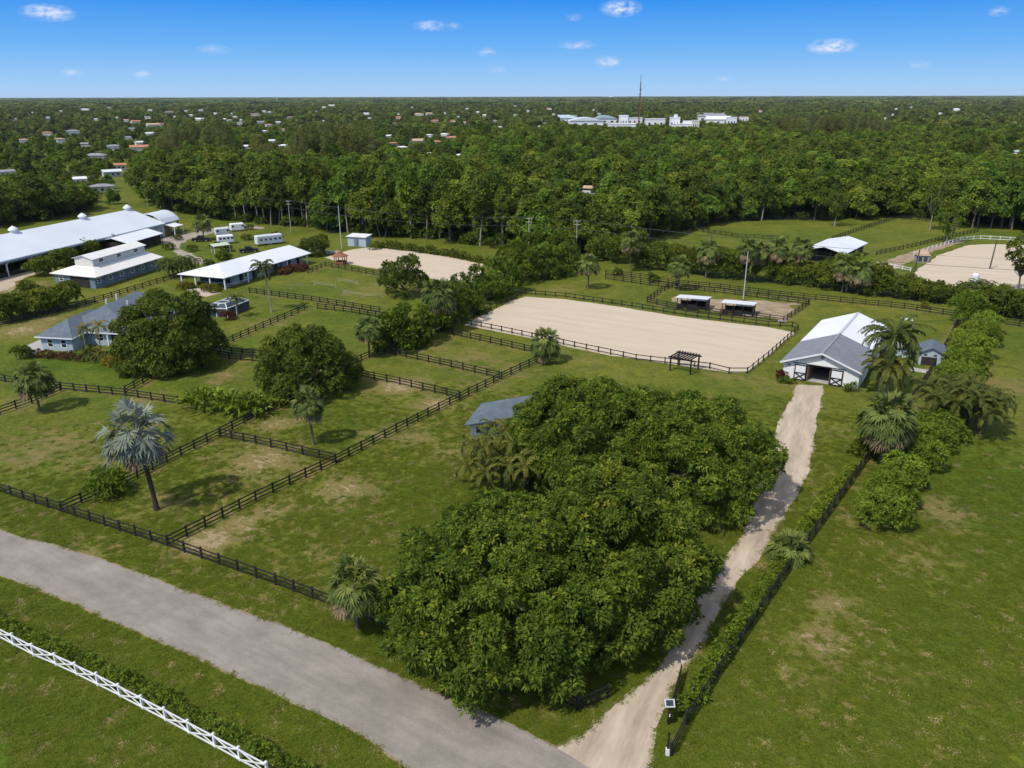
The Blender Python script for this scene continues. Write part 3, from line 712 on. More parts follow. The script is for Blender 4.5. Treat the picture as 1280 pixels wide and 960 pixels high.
mb = MB(fr); mb.beam((-.7,ymid,HR+.2),(12.4,ymid,HR+.2),.35,.06); mb.build('ridge_cap', M['grey_tile'], r1)
r2 = half(12.41, L_+.5, .14, .185).build('metal_roof', M['white_metal'], barn)
mb = MB(fr); mb.beam((12.41,ymid,HR+.22),(L_+.5,ymid,HR+.22),.4,.07)
mb.build('ridge_cap', M['steel'], r2)
mb = MB(fr)
for k in range(40):
    x = 12.8 + k*.41
    for ya in (-ov, W+ov): mb.beam((x, ya, HW - s_*ov + .205), (x, ymid, HR+.205), .03, .035)
mb.build('roof_seam', M['white_metal'], r2)
mb = MB(fr)
for ya in (-ov, W+ov): mb.beam((-.73, ya, HW - s_*ov + .06), (-.73, ymid, HR + .06), .06, .26)
mb.build('bargeboard', M['white_paint'], barn)
mb = MB(fr); mb.add([(-.06, ymid + .3*math.cos(t*math.pi/4), HR-.75 + .3*math.sin(t*math.pi/4)) for t in range(8)] + [(-.004, ymid + .3*math.cos(t*math.pi/4), HR-.75 + .3*math.sin(t*math.pi/4)) for t in range(8)], [tuple(range(8))] + [(t,(t+1)%8,(t+1)%8+8,t+8) for t in range(8)])
mb.build('gable_vent', M['grey_tile'], barn)
mb = MB(fr); mb.box(.2,.2,.0,L_-.2,W-.2,.014); mb.build('aisle_floor', M['concrete'], barn)
mb = MB(fr); mb.box(.2,D0-.02,.015,L_-.3,D0+.1,2.6); mb.box(.2,D1-.1,.015,L_-.3,D1+.02,2.6); mb.build('stall_front', M['wood'], barn)
mb = MB(fr); mb.box(-.045,D0-.14,0,-.005,D0,DH+.14); mb.box(-.045,D1,0,-.005,D1+.14,DH+.14); mb.box(-.045,D0,DH,-.005,D1,DH+.14); mb.build('door_frame', M['black_board'], barn)
mb = MB(fr); mb.box(-.14,1.5,DH+.15,-.05,D1+2.3,DH+.25); mb.build('door_track', M['black_board'], barn)
for y0, y1 in ((1.85, 3.58), (7.42, 9.15)):
    mb = MB(fr); mb.box(-.12,y0,.08,-.06,y1,DH+.02); d = mb.build('barn_door', M['white_paint'], barn)
    mb = MB(fr); x = -.155; zm = 1.3
    for p, q in (((x,y0,.1),(x,y0,DH)), ((x,y1,.1),(x,y1,DH)), ((x,y0,.16),(x,y1,.16)), ((x,y0,zm),(x,y1,zm)), ((x,y0,DH-.08),(x,y1,DH-.08)), ((x-.01,y0,.2),(x-.01,y1,zm)), ((x-.02,y1,.2),(x-.02,y0,zm))): mb.beam(p, q, .06, .17)
    mb.build('door_brace', M['black_board'], d)
mb = MB(fr); mb.box(-.16,.7,2.35,-.01,1.0,2.55); mb.build('lamp', M['black_board'], barn)

# --- two run-in shelters behind the big arena
for (o, ax, lab) in (((36.2,165.4),(.93,-.30),'black open shelter with white metal roof, left one of the two behind the sand arena'), ((44.9,160.8),(.91,-.35),'black open shelter with white metal roof, right one of the two behind the sand arena')):
    fr = Frame(o, ax, (.43,.90)); w, d = 6.2, 3.6
    sh = thing('run_in_shed', (*o, 0), lab, 'shelter', 'horse shelters behind the arena')
    mb = MB(fr); mb.slab([(-.35,-.4,2.72),(w+.35,-.4,2.72),(w+.35,d+.3,2.35),(-.35,d+.3,2.35)], .12); mb.build('roof', M['white_metal'], sh)
    for x in (0, w*.36, w*.68, w):
        for y in (0, d): mb = MB(fr); mb.box(x-.07,y-.07,0,x+.07,y+.07,2.45 if y == 0 else 2.2); mb.build('post', M['black_board'], sh)
    mb = MB(fr); mb.box(0,d-.04,0,w,d+.04,1.2); mb.box(w*.36,d-.04,1.2,w,d+.04,2.2); mb.box(w-.04,.08,0,w+.04,d-.08,2.2); mb.box(w*.36-.03,.1,0,w*.36+.03,d-.1,1.35); mb.build('wall_panel', M['black_board'], sh)
    mb = MB(fr); mb.box(w*.40,-.04,.05,w*.68,.03,1.25); mb.box(.08,-.04,.05,w*.2,.03,1.2); mb.build('stall_gate', M['black_board'], sh)
    mb = MB(fr)
    for k in range(15): mb.prism([(w*.38+k*.26,2.42),(w*.38+k*.26+.2,2.42),(w*.38+k*.26+.16,2.22),(w*.38+k*.26+.04,2.22)], 1, -.10, -.075)
    mb.build('scalloped_trim', M['white_board'], sh)

# --- pergola over the arena entrance
pgl = thing('pergola', (28.8,127.2,0), 'black wooden pergola standing over the near fence of the sand arena', 'pergola')
A_, B_, C_, E_ = (28.8,127.3), (31.8,125.2), (29.9,122.6), (26.9,124.7)
for q in (A_, B_, C_, E_):
    mb = MB(); mb.beam((*q,-.1), (*q,2.35), .24, .24); mb.build('post', M['black_board'], pgl)
for p, q in ((A_, B_), (E_, C_)):
    mb = MB(); v = (Vector(q) - Vector(p)).normalized() * .45; mb.beam((p[0]-v.x, p[1]-v.y, 2.43), (q[0]+v.x, q[1]+v.y, 2.43), .14, .26); mb.build('beam', M['black_board'], pgl)
for k in range(8):
    t = .02 + k * .96 / 7; p = Vector(A_).lerp(Vector(B_), t); q = Vector(E_).lerp(Vector(C_), t); v = (q - p).normalized() * .4
    mb = MB(); mb.beam((p.x-v.x, p.y-v.y, 2.6), (q.x+v.x, q.y+v.y, 2.62), .16, .2); mb.build('rafter', M['black_board'], pgl)

# --- small blue shed right of the barn
fr = Frame((70.6,127.7), (.45,.89), (.93,-.37)); sd = thing('shed', (70.6,127.7,0), 'small blue-grey shed with dark gable roof by the right boundary fence', 'shed')
gable_walls(fr, 0, 0, 5.5, 3.7, 2.2, 3.1).build('wall', M['pale_blue_paint'], sd)
gable_roof(fr, 0, 0, 5.5, 3.7, 2.2, 3.1, .35).build('roof', M['blue_shingle'], sd)
mb = MB(fr); mb.box(-.03,.4,0,-.004,2.8,1.5); mb.build('doorway', M['dark_inside'], sd)  # dark panel on the closed wall, painted as the opening's inner shade
mb = MB(fr); mb.box(-.03,.7,1.7,-.004,1.2,2.0); mb.box(-.03,2.2,1.7,-.004,2.7,2.0); mb.build('vent', M['dark_inside'], sd)
fr = Frame((67.6,131.6), (.45,.89), (.93,-.37)); ln = thing('shed', (67.6,131.6,0), 'low tan roofed lean-to behind the coconut palms, left of the small blue shed', 'shed')
MB(fr).box(0,0,0,3.6,3.2,1.9).build('wall', M['pale_blue_paint'], ln); MB(fr).slab([(-.3,-.3,1.95),(3.9,-.3,2.1),(3.9,3.5,2.35),(-.3,3.5,2.2)], .1).build('roof', M['concrete'], ln)

# --- long covered arena, upper left
fr = Frame((-131.6-.237*32,198.4-.972*32), (.237,.972), (-.965,.262)); Lb, Wb, He, Hr = 97.0, 24.4, 4.6, 8.5
ca = thing('covered_arena', (*fr((0,0,0)).xy, 0), 'very long open sided riding hall with pale metal roof at the upper left', 'riding hall')
s_ = (Hr-He)/(Wb/2); mb = MB(fr)
for ya in (-.8, Wb+.8): mb.slab([(0,ya,He-s_*.8),(Lb,ya,He-s_*.8),(Lb,Wb/2,Hr),(0,Wb/2,Hr)], .2)
rf = mb.build('roof', M['pale_metal'], ca)
mb = MB(fr); mb.box(0,-.95,He-.75,Lb,-.81,He-.35); mb.build('gutter', M['pale_blue_paint'], ca)
mb = MB(fr); mb.box(0,.1,3.2,Lb,.3,He-.15); mb.build('eave_beam', M['blue_paint'], ca)
for k in range(13):
    mb = MB(fr); x = 3 + k*7.6; mb.box(x-.16,-.16,0,x+.16,.16,3.3); mb.beam((x,0,2.6),(x,-.8,He-.8),.16,.16); mb.build('post', M['white_paint'], ca)
mb = MB(fr); mb.box(0,Wb-.2,0,Lb,Wb,He-.2); mb.box(0,-.05,.0,70,.05,1.2); mb.build('side_wall', M['dark_inside'], ca)  # back and kick walls added, coloured dark to stand for the hall's shade
mb = MB(fr); mb.prism([(0,0),(Wb,0),(Wb,He-.3),(Wb/2,Hr-.3),(0,He-.3)], 0, Lb-.5, Lb-.3); mb.build('end_wall', M['pale_blue_paint'], ca)
mb = MB(fr); mb.box(Lb-16,-.1,0,Lb-.6,.08,He-.8); pw = mb.build('wall_panel', M['pale_blue_paint'], ca)
for k in range(4): mb = MB(fr); x = Lb-15.5+k*5; mb.box(x-.2,-.16,0,x+.2,-.11,He-.8); mb.build('pilaster', M['white_paint'], pw)
for k, (px_, py_) in enumerate(((33,291),(96,273),(150,262))):
    q = P(px_, py_, Hr); v = Vector((q[0], q[1], 0)) - fr.o; x = v.dot(fr.x)
    mb = MB(); c = fr((x, Wb/2, Hr)); mb.lathe(c, [(.95,-.5),(.95,.4),(1.35,.55),(1.25,.85),(.7,1.35),(.25,1.6),(.05,1.75)], 12); mb.build('roof_vent', M['white_metal'], ca)
# entrance wing with the curved gable
wy0, wy1, wl = 1.0, 11.0, 9.0; prof = []
for k in range(11):
    t = k/10; y = wy0 - .6 + (wy1-wy0+1.2)*t; prof.append((y, 4.3 + 2.9*math.sin(math.pi*t)**.75))
mb = MB(fr); mb.prism(prof + [(y, z-.25) for y, z in prof[::-1]], 0, Lb+.02, Lb+wl); mb.build('entrance_roof', M['pale_metal'], ca)
mb = MB(fr); mb.prism([(y, z+.12) for y, z in prof] + [(y, z-.45) for y, z in prof[::-1]], 0, Lb+wl+.01, Lb+wl+.25); mb.build('arched_fascia', M['pale_blue_paint'], ca)
for y in (wy0, wy0+3, wy1-3, wy1):
    mb = MB(fr); mb.box(Lb+wl-.5,y-.25,0,Lb+wl-.05,y+.25,4.2); mb.build('entrance_post', M['white_paint'] if y != wy0 else M['wood'], ca)
mb = MB(fr); mb.box(Lb+.1,wy0-.1,0,Lb+wl*.45,wy0+.1,4.2); mb.box(Lb+.1,wy1-.1,0,Lb+wl-.6,wy1+.1,4.2); mb.build('entrance_wall', M['wood'], ca)
mb = MB(fr); mb.slab([(Lb+1,-3.2,3.0),(Lb+6,-3.2,3.0),(Lb+6,wy0-.15,3.7),(Lb+1,wy0-.15,3.7)], .12); pr = mb.build('porch_roof', M['white_metal'], ca)
mb = MB(fr); mb.box(Lb+1.1,-3.1,0,Lb+1.3,-2.9,2.9); mb.box(Lb+5.7,-3.1,0,Lb+5.9,-2.9,2.9); mb.build('porch_post', M['white_paint'], pr)

# --- low barn in front of it
fr = Frame((-114.6,231.5), (.16,.987), (-.95,.30)); lb = thing('barn', (-114.6,231.5,0), 'low dark walled barn with plain white roof in front of the riding hall', 'barn')
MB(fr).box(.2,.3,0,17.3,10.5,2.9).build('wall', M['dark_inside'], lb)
gable_roof(fr, 0, 0, 17.5, 10.8, 2.95, 4.1, .5).build('roof', M['white_metal'], lb)
for k in range(6): mb = MB(fr); x = .2 + k*3.4; mb.box(x-.1,-.3,0,x+.1,-.1,2.8); mb.build('post', M['black_board'], lb)

# --- stable with the clerestory
fr = Frame((-100.9,184.9), (.216,.976), (-.94,.34)); Ls, Ws = 25.5, 14.2
st = thing('stable', (-100.9,184.9,0), 'blue-grey stable with cream raised clerestory roof, left of the round bush', 'stable')
wl_ = MB(fr).box(.6,.7,0,Ls-.6,Ws-.6,2.85).build('wall', M['blue_paint'], st)
mb = MB(fr); c0, c1, d0_, d1_ = 4.6, Ls-1.0, 4.2, 10.2; za, zb = 3.0, 4.35
A=(0,-.4,za); B=(Ls+.6,-.4,za); C=(Ls+.6,Ws+.4,za); Dd=(0,Ws+.4,za); a=(c0,d0_,zb); b=(c1+.6,d0_,zb); c=(c1+.6,d1_,zb); d=(c0,d1_,zb)
mb.add([A,B,C,Dd,a,b,c,d]+[(q[0],q[1],q[2]-.16) for q in (A,B,C,Dd)], [(0,1,5,4),(1,2,6,5),(2,3,7,6),(3,0,4,7),(8,9,1,0),(9,10,2,1),(10,11,3,2),(11,8,0,3),(11,10,9,8)])
mb.build('skirt_roof', M['cream_metal'], st)
gable_walls(fr, c0+.05, d0_+.05, c1, d1_-.05, 6.1, 6.9).build('clerestory', M['cream_paint'], st)
gable_roof(fr, c0, d0_, c1, d1_, 6.12, 6.92, .35).build('upper_roof', M['cream_metal'], st)
for x in (7.6, 14.2, 20.8): win(st, fr, ('y', d0_+.05, -1), x, 5.05, 1.5, .75, None, bars=True)
for k in range(6): win(st, fr, ('y', .7, -1), 2.0+k*4.1, 1.25, 1.0, 1.0, None)
mb = MB(fr)
for k in range(6): mb.box(3.9+k*4.1,.55,0,4.2+k*4.1,.69,2.8)
mb.build('pilaster', M['blue_paint'], wl_)
win(st, fr, ('x', .6, -1), 11.5, 1.2, 1.2, 1.1, None)
mb = MB(fr); mb.box(.55,2.4,0,.598,8.6,2.5); mb.build('doorway', M['dark_inside'], st)  # no opening behind it: shade of the stable inside put into its colour

# --- long house with the white roof
fr = Frame((-69.3,184.2), (.388,.921), (-.942,.336)); Lh, Wh = 34.2, 13.8
hs = thing('house', (-69.3,184.2,0), 'long low house with plain bright white roof and posts, behind the coconut palm', 'house')
hip_roof(fr, -.2, -.2, Lh, Wh+.1, 2.95, 4.75, 6.2, Lh).build('roof', M['white_metal'], hs)
mb = MB(fr); mb.box(5.2,2.2,0,Lh-1.2,Wh-1.5,2.78); mb.build('wall', M['pale_blue_paint'], hs)
mb = MB(fr); mb.prism([(0,2.72),(Wh,2.72),(Wh/2,4.5)], 0, Lh-.5, Lh-.3); mb.build('gable', M['white_paint'], hs)
for x, y in ((.3,.3),(.3,4.6),(.3,9),(.3,13.2),(8.5,.3),(16,.3),(24,.3),(32.5,.3)):
    mb = MB(fr); mb.box(x-.14,y-.14,0,x+.14,y+.14,2.78); mb.build('post', M['white_paint'], hs)
mb = MB(fr); mb.box(5.15,3,.3,5.198,12,2.3); mb.build('screen_wall', M['screen_mesh'], hs)
for x in (7.6, 12.4, 17.5, 21.0, 26.5, 30.5): mb = MB(fr); mb.box(x,2.15,.05,x+1.3,2.197,2.2); mb.build('door', M['dark_inside'], hs)
for x in (10.3, 15.2, 24.0): win(hs, fr, ('y', 2.2, -1), x, 1.0, 1.3, 1.1, None)
mb = MB(fr); mb.beam((.4,.25,.95),(7.5,.25,.95),.08,.08); mb.beam((.4,.25,.5),(7.5,.25,.5),.06,.06); mb.build('handrail', M['white_paint'], hs)
mb = MB(fr); mb.box(9,7.5,3.95,10.6,8.3,4.55); mb.build('roof_vent', M['grey_tile'], hs)

# --- blue house on the left lawn
fr = Frame((-86.9,137.0), (.985,-.17), (.10,.995)); bh = thing('house', (-86.9,137,0), 'blue-grey house with dark hipped shingle roof left of the round dense tree', 'house')
mb = MB(fr); mb.box(0,0,0,6.4,9.5,2.65); mb.box(1.3,8.2,0,16.4,25.8,2.75); mb.box(6.4,4.4,0,14.5,8.2,2.7); wl_ = mb.build('wall', M['pale_blue_paint'], bh)
fr2 = Frame((-86.9,137.0), (.10,.995), (.985,-.17))
mb = hip_roof(fr2, -.6, -.65, 13.5, 7.1, 2.72, 5.0, 4.2, 11.5); rf = mb.build('wing_roof', M['blue_shingle'], bh)
hip_roof(fr2, 3.7, .6, 26.5, 17.0, 2.76, 6.2, 10.5, 21.6, yr=7.2).build('roof', M['blue_shingle'], bh)
mb = MB(fr)
for p, q in (((-.66,-.62),(7.1,-.62)), ((-.66,-.62),(-.66,8)), ((7.12,-.62),(7.12,3.5)), ((7.2,3.66),(17.0,3.66))): mb.beam((*p,2.62),(*q,2.62),.09,.22)
mb.build('fascia', M['white_paint'], bh)
for x in (1.9, 4.7): win(bh, fr, ('y', 0, -1), x, .75, .95, 1.35, None)
win(bh, fr, ('y', 4.4, -1), 9.2, .9, 1.3, 1.3, None)
mb = MB(fr); mb.box(11.6,4.32,0,13.6,4.395,2.3); mb.build('doorway', M['dark_inside'], bh)  # flat dark sheet in place of the shaded entrance
for x in (11.2, 14.2): mb = MB(fr); mb.box(x-.12,3.72,0,x+.12,3.96,2.55); mb.build('porch_post', M['white_paint'], bh)
mb = MB(fr)
for x, y in ((4.5,14.5),(4.2,18.5),(9.5,14)): mb.box(x,y,4.2,x+.35,y+.35,6.2)
mb.build('roof_vent', M['steel'], bh)
ps = thing('pool_enclosure', (*P(262,396), 0), 'dark screened pool enclosure with white frame behind the round dense tree', 'pool enclosure')
q0 = P(258,396); fr0 = Frame(q0, (.93,-.10), (.30,.95)); fr = lambda p: fr0((p[0]*.72, p[1]*.9, p[2]*.86))
mb = MB(fr); mb.box(.05,.05,0,6.6,8.6,2.2); mb.add([(.05,.05,2.2),(6.6,.05,2.2),(6.6,8.6,2.2),(.05,8.6,2.2),(1.6,1.6,3.1),(5,1.6,3.1),(5,7,3.1),(1.6,7,3.1)], [(0,1,5,4),(1,2,6,5),(2,3,7,6),(3,0,4,7),(4,5,6,7)]); mb.build('screen', M['screen_mesh'], ps)
mb = MB(fr)
for p, q in (((0,0,2.2),(6.65,0,2.2)),((0,0,2.2),(0,8.65,2.2)),((6.65,0,2.2),(6.65,8.65,2.2)),((0,8.65,2.2),(6.65,8.65,2.2)),((1.6,1.6,3.12),(5,1.6,3.12)),((5,1.6,3.12),(5,7,3.12)),((1.6,1.6,3.12),(1.6,7,3.12)),((1.6,7,3.12),(5,7,3.12)),((0,0,2.2),(1.6,1.6,3.12)),((6.65,0,2.2),(5,1.6,3.12)),((6.65,8.65,2.2),(5,7,3.12)),((0,8.65,2.2),(1.6,7,3.12)),((3.3,0,2.2),(3.3,1.6,3.12)),((1.6,4.3,3.12),(5,4.3,3.12)),((0,0,0),(0,0,2.2)),((6.65,0,0),(6.65,0,2.2)),((3.3,0,0),(3.3,0,2.2))): mb.beam(p, q, .16, .16)
mb.build('frame', M['white_paint'], ps)

# --- cottage behind the big trees
fr = Frame((-5.7,96.4), (.93,.37), (.25,.97)); ct = thing('cottage', (-5.9,96.2,0), 'small pale cottage with blue-grey hipped roof half hidden behind the big driveway trees', 'cottage')
MB(fr).box(0,0,0,15,6.8,2.55).build('wall', M['white_paint'], ct)
hip_roof(fr, -.6, -.7, 15.6, 7.4, 2.6, 4.1, 4.8, 10).build('roof', M['blue_shingle'], ct)
for x in (1.4, 5, 11): win(ct, fr, ('y', 0, -1), x, .9, 1.0, 1.2, None)
win(ct, fr, ('x', 0, -1), 3.0, .8, .9, 1.3, None)

# --- metal storage shed at the end of the far sand ring
fr = Frame((-51.2,242.6), (.86,-.30), (.35,.93)); ms = thing('shed', (-51.2,242.6,0), 'small pale grey metal shed at the far end of the upper sand ring', 'shed')
w_ = MB(fr).box(0,0,0,6.4,3.4,2.9).build('wall', M['pale_blue_paint'], ms)
MB(fr).slab([(-.3,-.4,3.05),(6.7,-.4,3.05),(6.7,3.7,3.45),(-.3,3.7,3.45)], .15).build('roof', M['white_metal'], ms)
mb = MB(fr); mb.box(2.2,-.06,.05,3.9,-.005,2.3); mb.build('door', M['blue_paint'], ms)
# --- brick red gazebo
gz = thing('gazebo', (-47.7,214.7,0), 'brick red gazebo with pointed roof beside the upper sand ring', 'gazebo')
for k in range(6):
    t = k*math.pi/3; mb = MB(); mb.beam((-47.7+1.7*math.cos(t),214.7+1.7*math.sin(t),0),(-47.7+1.7*math.cos(t),214.7+1.7*math.sin(t),2.3),.2,.2); mb.build('post', M['brick_red'], gz)
MB().lathe((-47.7,214.7,0), [(2.3,2.25),(2.3,2.4),(.7,3.1),(.65,3.3),(.75,3.32),(.1,3.9),(.03,4.3)], 6).build('roof', M['brick_red'], gz)
MB().lathe((-47.7,214.7,0), [(1.8,.0),(1.8,.85),(1.6,.85),(1.6,.1)], 6).build('railing', M['brick_red'], gz)
# --- long white bench / mounting wall beside it
mw = tag(MB().beam((*P(386,315),.35), (*P(424,317),.35), 1.4, .7).build('loading_ramp', M['concrete'], None, (*P(386,315),0)), 'low pale ramp wall left of the brick red gazebo', 'ramp')
# --- farm shed on the right, behind the lane hedge
fr = Frame((82.2,217.0), (.62,.78), (.80,-.60)); fs = thing('barn', (82.2,217,0), 'open barn with pale metal roof among the palms right of centre, before the green field', 'barn')
gable_roof(fr, 0, 0, 21, 10.5, 3.3, 4.6, .5).build('roof', M['white_metal'], fs)
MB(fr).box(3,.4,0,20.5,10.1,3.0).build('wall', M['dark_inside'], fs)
for y in (.1, 3.4, 7, 10.4): mb = MB(fr); mb.box(-.1,y-.1,0,.1,y+.1,3.3); mb.build('post', M['black_board'], fs)
# --- judge's hut by the right ring
q0 = P(1146,328); fr = Frame(q0, (.95,-.2), (.2,.95)); jh = thing('hut', (*q0,0), 'tiny grey hut with pale domed roof beside the far right sand ring', 'hut')
MB(fr).box(0,0,0,3.0,3.0,2.0).build('wall', M['grey_tile'], jh); MB(fr).add([(-.3,-.3,2.0),(3.3,-.3,2.0),(3.3,3.3,2.0),(-.3,3.3,2.0),(.6,.6,3.2),(2.4,.6,3.2),(2.4,2.4,3.2),(.6,2.4,3.2)], [(0,1,5,4),(1,2,6,5),(2,3,7,6),(3,0,4,7),(4,5,6,7),(3,2,1,0)]).build('roof', M['tan_tile'], jh)
mb = MB(fr); mb.box(.3,-.03,.3,1.2,-.003,1.6); mb.box(1.7,-.03,.3,2.6,-.003,1.6); mb.build('window', M['glass'], jh)

# ================================================================== VEHICLES AND YARD THINGS
def rounded(fr, x0, y0, z0, x1, y1, z1, r=.35, seg=3):
    bm = bmesh.new(); bmesh.ops.create_cube(bm, size=1)
    for v in bm.verts: v.co = Vector(((x0+x1)/2 + v.co.x*(x1-x0), (y0+y1)/2 + v.co.y*(y1-y0), (z0+z1)/2 + v.co.z*(z1-z0)))
    ed = [e for e in bm.edges if max(v.co.z for v in e.verts) > (z0+z1)/2]
    bmesh.ops.bevel(bm, geom=ed, offset=r, segments=seg, affect='EDGES', profile=.6)
    mb = MB(fr); bm.verts.index_update(); mb.add([tuple(v.co) for v in bm.verts], [tuple(v.index for v in f.verts) for f in bm.faces]); bm.free(); return mb
def wheel(fr, x, y, r, root, w=.22):
    mb = MB(fr); n = 14; mb.prism([(x + r*math.cos(2*math.pi*k/n), r + r*math.sin(2*math.pi*k/n)) for k in range(n)], 1, y - w/2, y + w/2); o = mb.build('wheel', M['rubber'], root)
    mb = MB(fr); mb.prism([(x + r*.55*math.cos(2*math.pi*k/n), r + r*.55*math.sin(2*math.pi*k/n)) for k in range(n)], 1, y - w/2 - .01, y + w/2 + .01); mb.build('rim', M['steel'], o)
def trailer(px, py, ax, L, label, n=4, body='white_paint', W=2.3, H=2.7):
    q = P(px, py); ay = (-ax[1], ax[0]); fr = Frame(q, ax, ay); t = thing('horse_trailer', (*q, 0), label, 'trailer', 'trailers parked in the stable yard')
    rounded(fr, 0, 0, .55, L, W, H, .4).build('body', M[body], t)
    for k in range(n):
        x = L*.16 + k*L*.72/max(1, n-1) - .35
        mb = MB(fr); mb.prism([(x,1.55),(x+.75,1.55),(x+.75,2.1),(x,2.1)], 1, -.02, W+.02); mb.build('window', M['glass'], t)
    for x in (L*.42, L*.42+.85):
        for y in (.12, W-.12): wheel(fr, x, y, .38, t)
    mb = MB(fr); mb.beam((L,W*.3,.6),(L+1.3,W*.5,.6),.1,.1); mb.beam((L,W*.7,.6),(L+1.3,W*.5,.6),.1,.1); mb.build('hitch', M['steel'], t)
trailer(273,306,(.86,.5),5.0,'white horse trailer with four dark windows, nearest of the yard trailers', 4)
trailer(270,296,(.86,.5),4.6,'grey white horse trailer behind the nearest one in the stable yard', 2, 'pale_metal')
trailer(289,290,(.86,.5),4.6,'white horse trailer furthest back in the stable yard', 2)
trailer(322,308,(.80,.6),8.4,'long grey camper trailer right behind the long white roof', 5, 'pale_metal', 2.6, 3.1)
def pickup(px, py, ax, label):
    q = P(px, py); ay = (-ax[1], ax[0]); fr = Frame(q, ax, ay); t = thing('pickup_truck', (*q, 0), label, 'pickup truck', 'dark trucks in the stable yard')
    MB(fr).prism([(0,.45),(5.4,.45),(5.4,.95),(5.1,1.08),(3.9,1.15),(3.3,1.8),(1.75,1.85),(1.6,1.12),(0,1.12)], 1, 0, 1.95).build('body', M['car_dark'], t)
    MB(fr).prism([(3.85,1.19),(3.35,1.72),(1.85,1.77),(1.78,1.19)], 1, -.01, 1.96).build('window', M['glass'], t)
    MB(fr).box(.12,.15,1.122,1.5,1.8,1.14).build('truck_bed', M['dark_inside'], t)
    for x in (1.0, 4.3):
        for y in (.1, 1.85): wheel(fr, x, y, .38, t)
    for y in (.15, 1.5): mb = MB(fr); mb.box(5.38,y,.75,5.43,y+.3,.92); mb.build('headlight', M['white_board'], t)
pickup(240,303,(.95,.3),'dark pickup truck parked left of the nearest horse trailer, upper one')
pickup(262,311,(.9,.42),'dark pickup truck parked below the nearest horse trailer')
pickup(300,317,(.9,.42),'dark pickup truck parked against the back of the long white roof')
# green roofed yard shelter
q = P(268,318); fr = Frame(q, (.8,.6), (-.6,.8)); ys_ = thing('yard_shelter', (*q,0), 'small pale green roofed shelter in the stable yard beside the dark trucks', 'shelter')
MB(fr).slab([(0,0,2.3),(5,0,2.4),(5,3.4,2.7),(0,3.4,2.6)], .12).build('roof', M['green_metal'], ys_)
for x in (.2, 4.8):
    for y in (.2, 3.2): mb = MB(fr); mb.box(x-.07,y-.07,0,x+.07,y+.07,2.3); mb.build('post', M['white_paint'], ys_)
# utility cart behind the barn
q = P(1124,411); fr = Frame(q, (.93,-.35), (.35,.93)); uc = thing('utility_cart', (*q,0), 'small utility cart with white canopy parked behind the barn', 'cart')
MB(fr).prism([(0,.4),(2.6,.4),(2.6,.8),(1.9,.95),(1.7,.6),(.9,.6),(.8,.95),(0,.95)], 1, 0, 1.35).build('body', M['grey_tile'], uc)
rounded(fr, .1, -.1, 1.85, 2.2, 1.45, 2.05, .08, 2).build('canopy', M['white_paint'], uc)
for x in (.2, 2.0):
    for y in (.08, 1.27): mb = MB(fr); mb.beam((x,y,.8),(x,y,1.9),.05,.05); mb.build('canopy_post', M['black_board'], uc)
MB(fr).prism([(.9,.62),(1.4,.62),(1.4,.8),(1.0,.8),(.92,1.25),(.84,1.25)], 1, .1, 1.25).build('seat', M['rubber'], uc)
for x in (.5, 2.1):
    for y in (.05, 1.3): wheel(fr, x, y, .28, uc)
# white tank and white car behind the right hedge
q = P(1216,362); tk = thing('water_tank', (*q,0), 'white water tank on a stand behind the hedge at the right', 'tank')
MB().lathe((q[0],q[1],0), [(.8,1.2),(.85,1.3),(.85,3.6),(.5,3.95),(.15,4.05)], 14).build('tank', M['white_paint'], tk)
for dx, dy in ((-.6,-.6),(.6,-.6),(.6,.6),(-.6,.6)): mb = MB(); mb.beam((q[0]+dx,q[1]+dy,0),(q[0]+dx*.9,q[1]+dy*.9,1.25),.12,.12); mb.build('leg', M['steel'], tk)
# jumps in the field
JG = 'pale show jumps in the grass field'
for (a_, b_, lab) in (((363,361),(377,358),'pale jump with thin rails, nearest the white roofed house'), ((393,356),(420,360),'pale low rail jump at the back of the grass field'), ((424,352),(447,356),'pale rail jump at the far corner of the grass field'), ((430,367),(452,371),'pale rail jump in the middle of the grass field'), ((455,372),(478,371),'pale rail jump at the right of the grass field'), ((470,357),(488,362),'pale rail jump beside the bushy tree')):
    a = Vector((*P(*a_),0)); b = Vector((*P(*b_),0)); j = thing('horse_jump', a, lab, 'horse jump', JG)
    for q in (a, b):
        mb = MB(); mb.beam(q, q + Vector((0,0,1.2)), .06, .06); mb.beam(q + Vector((-.3,0,.04)), q + Vector((.3,0,.04)), .06, .06); mb.build('jump_stand', M['concrete'], j)
    for z in (.45, .8): mb = MB(); mb.tube([a + Vector((0,0,z)), b + Vector((0,0,z))], [.03,.03], 6); mb.build('pole', M['concrete'], j)
# bench by the arena far fence
for (px_, lab) in (((928,396),'low pale bench outside the far fence of the sand arena, left one'), ((972,404),'low pale bench outside the far fence of the sand arena, right one')):
    q = P(*px_); fr = Frame(q, (.9,-.25), (.25,.9)); bn = thing('bench', (*q,0), lab, 'bench')
    MB(fr).box(0,0,.42,1.8,.45,.5).build('seat', M['concrete'], bn)
    for x in (.2, 1.5): mb = MB(fr); mb.box(x,.05,0,x+.12,.4,.419); mb.build('leg', M['concrete'], bn)

